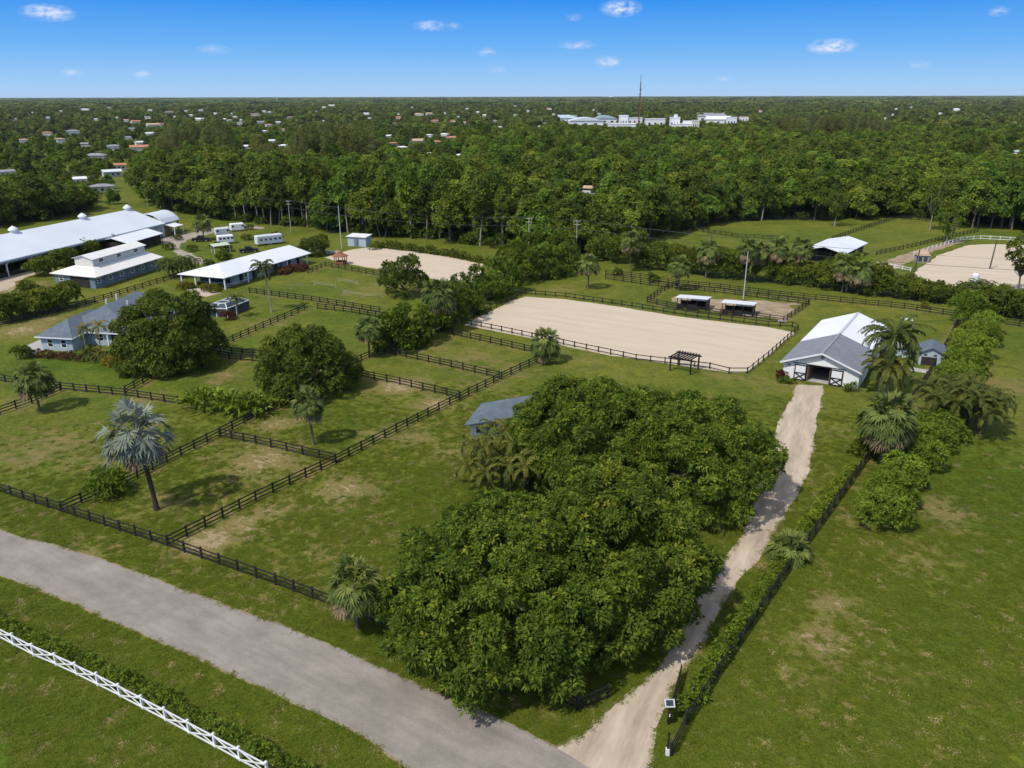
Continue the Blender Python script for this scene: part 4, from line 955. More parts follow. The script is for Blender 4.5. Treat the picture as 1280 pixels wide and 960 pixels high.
# ================================================================== POLES AND WIRES
def pole(px, h, label, m='pole_wood', arm=True, r=.15, lean=(0,0), tr=False, group='wooden utility poles along the lane'):
    q = P(*px); t = thing('utility_pole', (*q,0), label, 'utility pole', group)
    top = Vector((q[0]+lean[0], q[1]+lean[1], h))
    mb = MB(); mb.tube([(q[0],q[1],-.2), top], [r, r*.7], 8); mb.build('pole', M[m], t)
    if arm:
        for z in (h-.35, h-1.3):
            mb = MB(); mb.beam((top.x-.9,top.y+.35,z),(top.x+.9,top.y-.35,z),.12,.14); mb.build('crossarm', M['pole_wood'], t)
    if tr: mb = MB(); mb.lathe((top.x+.4,top.y-.3,h-3.4), [(.32,0),(.34,.1),(.34,.95),(.2,1.1)], 10); mb.build('transformer', M['white_metal'], t)
    return top
tA = pole((185,259), 10.5, 'utility pole behind the end of the long riding hall')
tB = pole((256,270), 11, 'utility pole with a white transformer above the cabbage palm in the stable yard', tr=True)
tC = pole((364,291), 11, 'utility pole at the forest foot, behind the camper trailer')
tD = pole((427,311), 13, 'tall pale pole beside the grey metal shed', arm=False, m='steel')
tE = pole((475,296), 12, 'leaning bare pole at the forest foot, right of the grey metal shed', arm=False, lean=(-2.2,0))
tF = pole((661,322), 11.5, 'utility pole rising behind the big hedge, left one')
tG = pole((720,326), 11.5, 'utility pole rising behind the big hedge, right one')
tH = pole((929,374), 11, 'slim grey pole behind the right shelter', m='steel', r=.12, arm=False)
tI = pole((1139,352), 8, 'leaning dark post at the left corner of the far right ring', m='dark_pole', arm=False, lean=(1.0,.5), r=.2)
tJ = pole((1237,336), 7.5, 'dark post inside the far right sand ring', m='dark_pole', arm=False, lean=(.5,.3), r=.2)
far = Vector((190.0,150.0,11.0)); farl = Vector((-250,430,10.5))
def wires(name, pts, label, sag=1.1, offs=((-.8,.3),(0,0),(.8,-.3)), drop=0):
    root = None; mbs = []
    for k, o in enumerate(offs):
        mb = MB()
        for a, b in zip(pts[:-1], pts[1:]):
            s = sag * (b - a).length / 60; n = 10; pl = []
            for i in range(n + 1):
                t = i / n; q = a.lerp(b, t) + Vector((o[0], o[1], -drop - 4*s*t*(1-t))); pl.append(q)
            mb.tube(pl, [.022]*(n+1), 4)
        mbs.append(mb)
    root = thing(name, pts[0], label, 'power line', 'overhead wires along the lane')
    for mb in mbs: mb.build('wire', M['wire'], root)
wires('power_line', [farl, tA, tB, tC, tF, tG, far], 'upper overhead wires strung along the forest edge and lane')
wires('power_line', [tC, tF, tG, far], 'lower overhead wires strung along the forest edge and lane', drop=2.4, offs=((0,0),(.25,.2)))
# ================================================================== TREES AND PLANTS
def big(loc, rx, ry, h0, h1, n, r, label, seed, dens=4.2, leafm='leaf_big', name='broadleaf_tree', **k):
    rng = np.random.default_rng(seed)
    return tree(name, loc, label, 'tree', dome_lobes(rng, n, rx, ry, h0, h1, r), dens, leafm, rng, **k)
KB = dict(L=.46, W=.17, nl=8, dens=6.2, open_=(.05, .75), trunk_r=.42, fork=2.6, nb=30)
big((-.6,56.6), 9.8, 11.6, 3.2, 10.4, 230, 1.15, 'huge spreading tree over the road fence, front left of the driveway clump', 21, **KB)
big((9.2,60.8), 8.3, 9.8, 3.6, 11.0, 190, 1.15, 'huge spreading tree leaning over the lower driveway, front right of the clump', 22, **KB)
big((9.4,87.2), 9.2, 11.0, 3.4, 10.8, 200, 1.15, 'big spreading tree in front of the arena pergola, back left of the driveway clump', 23, **KB)
big((21.8,82.6), 8.9, 11.0, 3.4, 10.2, 165, 1.15, 'big looser tree with twigs over the upper driveway, back right of the clump', 24, **dict(KB, dens=4.4))
big((-59.4,128.5), 7.7, 8.0, 3.0, 12.4, 120, 1.4, 'dense round dark green tree on the lawn beside the blue house', 25, leafm='leaf_dense', L=.52, W=.22, nl=7, trunk_r=.45, fork=2.6, nb=20, dens=4.4, open_=(.05,.75))
big((-32.5,116.0), 7.2, 6.8, 2.2, 9.6, 100, 1.25, 'dense dark tree among the middle paddocks, touching the fence corner', 26, leafm='leaf_dense', L=.5, W=.21, nl=7, trunk_r=.35, fork=2.0, nb=18, dens=4.4, open_=(.05,.75))
big((-25.2,178.5), 5.0, 4.6, 2.4, 8.6, 34, 1.3, 'lone bushy tree at the corner of the jump field', 27, leafm='leaf_dense', L=.62, W=.26, nl=6, trunk_r=.28, fork=2.0, nb=14, dens=3.0)

# row of trees dividing the fields, from the middle fence up to the lane
HR = 'dense trees of the dividing row above the big sand arena'
hr = [(492,437,4.2,7.2),(516,428,4.4,8.0),(541,418,3.8,6.2),(560,405,4.6,9.0),(582,392,4.2,8.4),(607,377,4.4,8.6),(628,365,4.6,9.4),(652,352,4.6,9.0),(678,346,4.8,9.2),(708,342,4.4,8.4),(640,338,4.4,9.0),(668,330,4.6,9.0),(702,326,4.4,8.6)]
hl = ['lowest tree of the dense dividing row, next to the single cabbage palm','second tree of the dividing row, bulging over the fence','low bushy tree below the shaggy palm in the dividing row','tall tree behind the shaggy palm in the dividing row','tree at the bend where the dividing row meets the sand arena corner','dividing row tree opposite the near end of the upper sand ring','high rounded tree in the middle of the dividing row','dividing row tree just left of the big sand arena far corner','bright tree above the far left corner of the big sand arena','last tree of the dividing row, beside the shaggy palm at the arena','bright tree behind the dividing row, nearest the upper sand ring','bright tree behind the dividing row, left of the two utility poles','bright tree behind the dividing row, under the right utility pole']
for i, ((px, py, r, h), lab) in enumerate(zip(hr, hl)):
    rng = np.random.default_rng(40 + i); q = P(px, py)
    tree('broadleaf_tree', q, lab, 'tree', dome_lobes(rng, 26, r*.85, r*.85, 1.6, h - .9, 1.25), 2.3, 'leaf_hedge', rng, L=.72, W=.3, nl=6, trunk_r=.25, fork=1.4, nb=10, group=HR, tint0=.38)

# cabbage palms
def sabal(px, h, R, label, seed, group='cabbage palms scattered over the farm', leafm='leaf_fan', **k):
    rng = np.random.default_rng(seed); q = P(*px)
    k['nfan'] = int(k.get('nfan', 34) * 1.45); c, t = fan_palm(h, R * 1.16, rng, leafm=leafm, **k)
    return palm_thing('fan_palm', q, label, c, t, group)
sabal((50,513), 5.0, 1.75, 'full rounded fan palm by the fence at the left edge', 61, nfan=44, dead=.15)
sabal((462,447), 5.4, 1.5, 'fan palm beside the lowest tree of the dividing row', 62, nfan=36)
sabal((392,556), 5.9, 1.45, 'fan palm with a ring of bare soil, alone in the middle paddock', 63, lean=(-.35,.2), nfan=34)
sabal((681,453), 3.6, 1.75, 'stout fan palm at the fence end beside the big sand arena', 64, nfan=44, dead=.05)
sabal((447,786), 4.6, 1.55, 'fan palm with yellowing lower leaves beside the road fence', 65, nfan=40, dead=.5)
sabal((735,361), 6.0, 1.7, 'shaggy fan palm behind the far fence of the big sand arena', 66, nfan=40, dead=.6)
sabal((848,363), 5.8, 1.7, 'dark fan palm at the corner of the shelter yard', 67, nfan=44, dead=.4)
sabal((787,340), 8.2, 1.8, 'tall fan palm on the lane right of the utility poles', 68, nfan=38, dead=.8)
sabal((1100,578), 6.2, 2.2, 'shaggy fan palm with a skirt of dead brown leaves by the right boundary fence', 69, nfan=56, dead=.9, low=-.95)
sabal((549,415), 7.4, 2.2, 'shaggy fan palm rising out of the dividing row of trees', 70, nfan=50, dead=.9, low=-.95)
sabal((255,300), 5.6, 1.9, 'cabbage palm in the stable yard below the transformer pole', 71, nfan=46, dead=.4)
for i, (px, h, lab) in enumerate([((931,354),8.5,'leftmost of the cabbage palms clustered in the lane hedge'), ((944,352),7.4,'short cabbage palm in the lane hedge cluster, second from the left'), ((968,352),8.4,'cabbage palm of the lane hedge cluster just left of the pale roofed barn'), ((997,354),8.8,'cabbage palm standing in front of the pale roofed barn'), ((882,348),7.2,'cabbage palm deep in the lane hedge behind the shelters'), ((1052,366),6.4,'cabbage palm with brown skirt right of the pale roofed barn'), ((1072,368),5.4,'low cabbage palm in the lane hedge left of the right sand ring')]):
    sabal(px, h, 1.9, lab, 80 + i, group='cabbage palms in the lane hedge', nfan=38, dead=.7)
rng = np.random.default_rng(60); c, t = fan_palm(9.4, 2.7, rng, nfan=44, fan=.62, seg=15, leafm='leaf_silver', lean=(-.9,.3), trunk_r=.27, dead=.12, petiole=1.0, low=-.85)
t.materials.clear(); t.materials.append(mat('dark_palm_bark', (.035, .026, .024), .9, .1, var=(.08, .062, .05), scale=3.5, bump=.4))
palm_thing('silver_palm', P(196,637), 'big silver blue fan palm with a dark trunk in the near left paddock', c, t)
rng = np.random.default_rng(59); c, t = fan_palm(.9, 1.6, rng, nfan=44, dead=0, leafm='leaf_fan', low=-.25)
palm_thing('dwarf_palm', P(984,697), 'low trunkless fan palm between the driveway and the mesh fence', c, t)

# coconut and other feather palms
def coco(px, h, lean, label, seed, L=3.6, nf=20, trunk_r=.16, name='coconut_palm', **k):
    rng = np.random.default_rng(seed); q = P(*px)
    c = feather_fronds([(lean[0], lean[1], h)], rng, nf=nf, L=L, **k)
    mb = MB(); n = 8; mb.tube([(lean[0]*(i/n)**1.6, lean[1]*(i/n)**1.6, h*i/n - .1) for i in range(n+1)], [trunk_r*(1.5 if i == 0 else 1.05 - .3*i/n) for i in range(n+1)], 9)
    t = bpy.data.meshes.new('trunk'); t.from_pydata(mb.v, [], mb.f); t.materials.append(M['pale_bark'])
    return palm_thing(name, q, label, c, t)
coco((340,390), 9.8, (-.9,.4), 'tall coconut palm in front of the long white roof', 101, L=3.8, tint=.22)
coco((1104,494), 9.4, (.5,.2), 'tall coconut palm covering the right side of the barn', 102, L=5.6, nf=32, tint=.34)
coco((1108,497), 5.4, (-.3,-.3), 'shorter yellowish coconut palm in front of the barn corner', 103, L=4.8, nf=24, tint=.48)
coco((1098,494), 4.6, (-.2,.2), 'smallest coconut palm at the barn corner, left of the other two', 104, L=3.8, nf=16, tint=.5)
coco((109,446), 5.2, (.1,.2), 'small thin coconut palm before the blue house, left one', 105, L=2.3, nf=12, tint=.7, trunk_r=.1)
coco((127,444), 5.4, (.3,.2), 'small coconut palm with drooping orange fronds before the blue house, right one', 106, L=2.4, nf=13, tint=.8, trunk_r=.1)
coco((114,450), 1.6, (0,0), 'short feather palm on the lawn edge by the blue house', 107, L=2.6, nf=16, tint=.5, name='feather_palm')
coco((126,452), 1.3, (0,0), 'short feather palm right of another at the blue house porch', 108, L=2.2, nf=14, tint=.55, name='feather_palm')
coco((297,397), 4.2, (0,.2), 'slim palm with a red brown skirt beside the pool enclosure', 109, L=2.3, nf=18, tint=.4, trunk_r=.2, name='feather_palm')
def palm_clump(px, n, rad, h, L, label, seed, nf=11, tint=.45, leaflet=.6, arch=1.35):
    rng = np.random.default_rng(seed); q = P(*px); tops = []; mb = MB()
    for i in range(n):
        a = i * 2.4; d = rad * math.sqrt((i + .3) / n); hh = h * rng.uniform(.6, 1.1) * (1 - .3 * d / max(rad, .1)); x, y = d*math.cos(a), d*math.sin(a)
        tops.append((x*1.15, y*1.15, hh)); mb.tube([(x*.8, y*.8, -.1), (x, y, hh*.5), (x*1.15, y*1.15, hh)], [.09,.08,.07], 6)
    c = feather_fronds(tops, rng, nf=nf, L=L, leaflet=leaflet, pairs=15, el0=(.05,1.35), arch=arch, tint=tint, wid=.14)
    t = bpy.data.meshes.new('trunk'); t.from_pydata(mb.v, [], mb.f); t.materials.append(M['palm_bark'])
    return palm_thing('clump_palm', q, label, c, t, cat='palm clump')
palm_clump((1198,533), 26, 4.6, 6.6, 3.2, 'large bronzy clump of arching palms right of the boundary fence', 111, nf=13, tint=.42)
palm_clump((643,600), 26, 5.2, 6.2, 3.0, 'clump of feathery palms in front of the pale cottage', 112, nf=10, tint=.5)
palm_clump((226,345), 18, 3.8, 4.8, 2.8, 'round palmy bush at the end of the stable', 113, nf=10, tint=.25)
palm_clump((1216,372), 9, 2.8, 3.6, 3.0, 'dark palm clump hiding the near edge of the right sand ring', 114, nf=10, tint=.2)
palm_clump((1195,520), 6, 2.0, 1.8, 2.4, 'low bright palms at the foot of the large bronzy clump', 115, nf=9, tint=.62)

# broad strappy plants by the fence corner
for i, (px, lab) in enumerate([((249,512),'leftmost of the strappy leaved plants by the fence corner'), ((264,512),'tallest of the strappy leaved plants by the fence corner'), ((283,515),'strappy leaved plant third along the fence corner clump'), ((303,517),'strappy leaved plant fourth along the fence corner clump'), ((322,517),'rightmost of the strappy leaved plants by the fence corner')]):
    rng = np.random.default_rng(120 + i)
    lob = [((rng.normal(0,.5), rng.normal(0,.4), .9), 1.0) for _ in range(4)]
    bush('strappy_plant', P(*px), lab, rng, lob, dens=.75, leafm='leaf_hedge', L=2.4, W=.42, nl=8, group='strappy leaved plants', droop=.35, open_=(.5,1.1), up=1.4, tint0=.62)
# shrubs
def shrub(px, r, h, label, seed, leafm='leaf_hedge', n=10, dens=6, L=.42, W=.18, name='shrub', cat='shrub', group=None, tint0=.45, nl=7):
    rng = np.random.default_rng(seed)
    lob = [((rng.uniform(-1,1)*r*.62, rng.uniform(-1,1)*r*.62, rng.uniform(.3,1)*(h-.35*r)), r*rng.uniform(.36,.55)) for _ in range(n)]
    return bush(name, P(*px), label, rng, lob, dens=dens, leafm=leafm, L=L, W=W, nl=nl, cat=cat, group=group, tint0=tint0)
shrub((136,618), 1.9, 2.7, 'round leafy shrub growing through the fence near the silver palm', 131, L=.75, W=.2, tint0=.5, dens=4)
shrub((28,448), 1.5, 2.2, 'small round shrub at the left end of the blue house flower bed', 132)
for i, (px, lab) in enumerate([((140,455),'yellow leaved croton plant under the dense round tree, left one'), ((153,457),'yellow leaved croton plant under the dense round tree, right one')]):
    shrub(px, 1.8, 1.3, lab, 133 + i, 'leaf_yellow', L=.7, W=.2, dens=4, group='yellow croton plants')
shrub((232,361), 1.8, 1.7, 'yellow green bush under the left eave of the white roofed house', 136, 'leaf_yellow', tint0=.3)
shrub((264,364), 2.2, 1.7, 'yellow green bush between posts of the white roofed house porch', 137, 'leaf_yellow', tint0=.3)
shrub((977,475), 1.0, 1.6, 'small dark red shrub at the left front corner of the barn', 138, 'leaf_red', n=6)
shrub((984,479), 1.1, .9, 'low green shrub in front of the red shrub at the barn', 139, n=6)
shrub((1064,489), 1.0, 1.3, 'small grey green shrub at the right front corner of the barn', 140, 'leaf_fan', n=6, L=.6)
shrub((285,400), 1.6, 2.0, 'red leaved bush below the pool enclosure', 141, 'leaf_red', n=7)
shrub((372,338), 2.4, 1.6, 'reddish bush against the right end of the white roofed house', 142, 'leaf_red', n=8, tint0=.6)
shrub((355,342), 2.4, 1.4, 'reddish flowering bush along the wall of the white roofed house', 143, 'leaf_red', n=8, tint0=.6)
shrub((1076,566), 2.0, 2.0, 'dark shrub behind the shaggy palm by the right boundary fence', 144, 'leaf_dense')
shrub((771,344), 1.2, 1.8, 'small round bush on the lane, left of the other', 145); shrub((816,352), 1.5, 2.4, 'round bush between the doubled lane fences', 146)
shrub((392,319), 4.0, 5.0, 'mango like bushy tree behind the right end of the white roof', 147, 'leaf_dense', n=18, dens=3, L=.7, W=.25)
shrub((262,336), 1.6, 2.4, 'dark rounded bush behind the left part of the white roof', 148, 'leaf_dense')
shrub((468,312), 1.6, 2.4, 'small bush at the left end of the ring hedge, beside the metal shed', 149)
shrub((280,325), 2.2, 2.2, 'low mixed bush below the pale green yard shelter', 150, 'leaf_dense')
shrub((1155,385), 1.2, 1.6, 'tiny yellow green bush on the lane near the far right fence', 151, 'leaf_yellow', n=5)
RB = 'bright shrubs planted along the right boundary fence'
for i, (px, r, h, lab) in enumerate([((1097,655),2.5,3.8,'nearest bright shrub right of the boundary fence, at the open pasture'), ((1112,630),2.5,4.0,'second bright shrub up the boundary row from the pasture end'), ((1128,606),2.6,3.9,'third bright shrub of the boundary row, right of the shaggy palm'), ((1142,583),2.6,3.8,'fourth bright shrub of the boundary row'), ((1157,564),2.7,3.8,'fifth bright shrub of the boundary row'), ((1174,547),3.0,3.8,'wide bright shrub under the large bronzy palm clump'), ((1196,482),3.0,4.0,'shrub half behind the bronzy palm clump'), ((1205,466),3.0,4.2,'shrub of the boundary row just above the bronzy palm clump'), ((1216,446),3.2,4.2,'shrub of the boundary row right of the small blue shed'), ((1223,430),3.2,4.4,'shrub near the top of the boundary row'), ((1231,417),3.0,4.0,'small shrub at the top right of the boundary row')]):
    shrub(px, r, h, lab, 160 + i, n=22, dens=6, group=RB, L=.42, W=.15, tint0=.66)
shrub((1209,407), 3.2, 6.6, 'tall dense bush at the far corner of the boundary fence', 171, n=20, dens=3.4, L=.6, W=.22)
for i, (px, r, h, lab) in enumerate([((212,312),1.8,1.8,'low dark bush beside the yard track near the low barn'), ((222,300),1.6,1.6,'low dark bush between the yard track and the cabbage palm'), ((240,314),1.7,1.7,'dark bush inside the bend of the yard track'), ((283,313),1.6,1.8,'small bush right of the pale green yard shelter'), ((309,300),1.8,1.8,'round bush between the white trailer and the camper trailer'), ((345,296),1.8,1.7,'low bush on the lawn behind the camper trailer'), ((312,287),1.6,1.6,'low bush behind the furthest white trailer'), ((404,302),2.2,2.4,'bush beside the tall pale pole near the grey metal shed')]):
    shrub(px, r, h, lab, 260 + i, 'leaf_dense', n=10, dens=4, group='low bushes round the stable yard')
# hedges
def hedge(name, px, label, r, step, h, seed, leafm='leaf_hedge', dens=8, L=.34, W=.14, tint0=.5, nl=6, wig=.2):
    rng = np.random.default_rng(seed); pts = [P(*p) for p in px]
    return bush(name, pts[0], label, rng, row_lobes(rng, pts, r, step, h, wig), dens=dens, leafm=leafm, L=L, W=W, nl=nl, cat='hedge', tint0=tint0)
hedge('hedge', [(859,889),(880,855),(905,812),(935,770),(962,728),(975,712)], 'young leafy hedge along the inside of the mesh fence, beside the gate', .45, .7, .85, 181, dens=14, tint0=.66)
hedge('hedge', [(1003,668),(1022,640),(1045,610),(1065,588)], 'young leafy hedge along the mesh fence, above the trunkless fan palm', .45, .8, .8, 182, dens=12, tint0=.66)
hedge('hedge', [(-30,766),(10,787),(60,812),(110,832),(160,855),(215,882),(270,912),(320,938),(360,958),(400,985)], 'young yellow green hedge beside the white crossbuck fence', .36, .62, .7, 183, dens=15, tint0=.74, L=.3, W=.12)
hedge('hedge', [(33,446),(60,447),(85,449),(104,451)], 'low red brown hedge in front of the blue house', .8, 1.0, .9, 184, 'leaf_red', tint0=.65)
hedge('hedge', [(470,309),(500,312),(560,320),(600,328)], 'low clipped hedge along the back of the upper sand ring', 1.0, 1.6, 1.4, 185, 'leaf_dense', dens=4, L=.6, W=.25)
for i, (px, r, h, lab) in enumerate([((8,401),3.6,5.2,'dark hedge tree at the left edge above the blue house lawn'), ((35,395),3.6,5.4,'dark hedge tree second from the left edge'), ((60,389),3.4,5.0,'dark hedge tree in front of the stable corner'), ((84,382),3.2,5.2,'palmy hedge tree at the right end of the left hedge'), ((52,344),3.2,4.6,'bushy tree left of the stable, before the riding hall'), ((82,332),3.0,4.6,'bushy tree behind the stable, lower left one'), ((112,320),3.0,4.6,'bushy tree behind the stable, near the middle of the riding hall'), ((140,311),2.8,4.2,'bushy tree behind the stable ridge'), ((38,368),2.2,3.0,'small grey bush in front of the riding hall yard')]):
    shrub(px, r, h, lab, 190 + i, 'leaf_dense', n=20, dens=2.6, L=.75, W=.3, name='broadleaf_tree', cat='tree', group='dark trees hedging the stable yard', tint0=.5, nl=6)
lh = [(752,324,4.2,6.5),(776,328,4.4,7),(802,332,4.0,6.0),(828,336,4.2,7.2),(853,339,4.2,6.6),(872,341,4.0,6.2),(900,345,4.2,7.0),(915,347,4.0,7.2),(958,351,4.2,6.6),(985,353,3.8,5.2),(1016,357,3.8,5.6),(1040,360,4.4,7.2),(1066,363,4.2,7.2),(1090,366,4.2,6.6),(1108,369,3.6,5.2),(1130,372,3.4,5.0),(1150,375,3.0,4.2),(1170,377,3.0,4.2),(1188,378,3.0,4.0),(1232,388,3.6,4.8),(1258,393,3.6,5.4),(1280,398,3.8,5.8),(1305,402,3.6,6.0)]
for i, (px, py, r, h) in enumerate(lh):
    rng = np.random.default_rng(210 + i)
    o = shrub((px, py), r, h, 'dense dark hedge tree in the unbroken row along the power line lane', 210 + i, 'leaf_dense', n=20, dens=2.6, L=.75, W=.28, name='hedge_tree', cat='tree', group='hedge trees of the power line lane', tint0=.5, nl=6)
# lone trees on the right
def thin_tree(px, h, r, label, seed, n=16, rl=1.0, barkm='pale_bark', tint0=.5, leafm='leaf_hedge', base=.35, dens=2.2, tr=.2):
    rng = np.random.default_rng(seed); lob = []
    for i in range(n):
        z = h * (base + (1 - base) * (i + .5) / n); k = math.sin(math.pi * min(1, .25 + .75 * (1 - (z/h - base) / (1 - base)))) ; a = i * 2.4
        lob.append(((r*k*.75*math.cos(a), r*k*.75*math.sin(a), z), rl * rng.uniform(.7, 1.2)))
    return tree('slender_tree', P(*px), label, 'tree', lob, dens, leafm, rng, L=.7, W=.28, nl=6, trunk_r=tr, fork=h*.45, nb=n, barkm=barkm, tint0=tint0)
thin_tree((1162,288), 16.5, 3.6, 'tall slender tree standing in the bright green field', 241, n=18)
thin_tree((1183,303), 10.0, 4.6, 'layered spreading tree beside the field fence at the right', 242, n=16, base=.3)
thin_tree((1043,283), 12.0, 3.8, 'slender tree at the back left of the bright green field', 243, n=16, base=.3)
thin_tree((1058,364), 8.5, 4.2, 'loose yellow green tree at the right end of the pale roofed barn', 247, n=18, base=.35, tint0=.75)
thin_tree((1272,367), 13.0, 4.4, 'open dark tree with a bare trunk at the right edge', 244, n=22, base=.42, barkm='bark', leafm='leaf_dense', rl=.95, dens=3, tint0=.35)
rng = np.random.default_rng(245); lob = []
for i in range(26):
    t = i / 25; lob.append(((rng.normal(0,.9*(1-t)+.2), rng.normal(0,.9*(1-t)+.2), 2 + 17*t), 2.9*(1-t)**.8 + .5))
tree('dark_conifer', P(43,252), 'tall dark conifer rising left of the white suburban house', 'tree', lob, .9, 'leaf_far', rng, L=1.3, W=.5, nl=6, trunk_r=.3, fork=2, nb=4, tint0=.05)

# ================================================================== WOODLAND
def proto(kind, seed):
    """one woodland tree at the origin: crown and trunk meshes"""
    rng = np.random.default_rng(seed); barkm = 'bark'; leafm = 'leaf_forest'
    if kind == 'broad':
        h = 13.5; r = 4.4; lob = dome_lobes(rng, 22, r, r, 7.0, h, 1.9, fill=.3); dens, L, W, nl, fork, tr = 1.05, 1.05, .5, 6, 6.0, .25
    elif kind == 'round':
        h = 11.5; r = 4.8; lob = dome_lobes(rng, 24, r, r, 4.0, h, 1.9, fill=.3); dens, L, W, nl, fork, tr = 1.05, 1.0, .5, 6, 3.0, .25
    elif kind == 'slim':
        h = 17.5; lob = []; barkm = 'pale_bark'
        for i in range(15):
            t = i/14; a = i*2.4; k = math.sin(math.pi*(.12+.85*t))**.8
            lob.append(((1.9*k*math.cos(a), 1.9*k*math.sin(a), 8.0+9.0*t), 1.35*rng.uniform(.75,1.2)))
        dens, L, W, nl, fork, tr = 1.2, .95, .42, 6, 8.0, .22
    elif kind == 'pine':
        lob = []; leafm = 'leaf_pine'; barkm = 'pale_bark'
        for i in range(24):
            t = i/23; a = i*2.4; k = (1-t)**.7
            lob.append(((2.6*k*math.cos(a), 2.6*k*math.sin(a), 5.5+17*t), .55+1.2*k*rng.uniform(.8,1.2)))
        dens, L, W, nl, fork, tr = 1.5, 1.2, .22, 6, 8.0, .22
    elif kind == 'far':
        lob = dome_lobes(rng, 10, 4.3, 4.3, 3.5, 10.5, 2.2, fill=.2); dens, L, W, nl, fork, tr = .42, 1.9, 1.1, 4, 3, .2; leafm = 'leaf_far'
    elif kind == 'clump':
        lob = [((rng.uniform(-7,7), rng.uniform(-7,7), rng.uniform(4,9)), rng.uniform(2.5,4.2)) for _ in range(12)]; dens, L, W, nl, fork, tr = .12, 3.4, 2.2, 4, 3, .2; leafm = 'leaf_far'
    p, n, t = lobe_points(lob, dens, rng, cut=.72, zmin=-.45, up=.5)
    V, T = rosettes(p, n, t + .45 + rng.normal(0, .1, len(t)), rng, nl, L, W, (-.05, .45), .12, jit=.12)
    cr = quad_mesh('crown', V, T, M[leafm])
    mb = branch_mesh(rng, tr, fork, lob, 7, rough=.3)
    tm = bpy.data.meshes.new('trunk'); tm.from_pydata(mb.v, [], mb.f); tm.materials.append(M[barkm])
    return cr, tm
KINDS = ['broad','broad','round','round','slim','slim','pine','pine','far','far','far','clump','clump']
PR = [proto(k, 300 + i) for i, k in enumerate(KINDS)]

def to_px(x, y, z):
    d = CP * y - SP * (z - HC); u = x / d; v = (-(z - HC) * CP - y * SP) / d
    return 640 + F * (u * math.cos(RL) + v * math.sin(RL)), 480 + F * (v * math.cos(RL) - u * math.sin(RL))
FRONT = np.array([(-200,300),(0,284),(90,268),(150,254),(182,250),(190,263),(250,272),(320,281),(400,288),(480,298),(540,302),(600,309),(660,318),(745,320),(790,305),(850,290),(900,278),(960,276),(1050,276),(1120,270),(1166,275),(1222,287),(1300,293),(1500,300)], float)
DENSE = np.array([(-200,262),(0,262),(185,256),(192,204),(300,198),(490,196),(500,190),(600,183),(700,170),(900,165),(1500,162)], float)
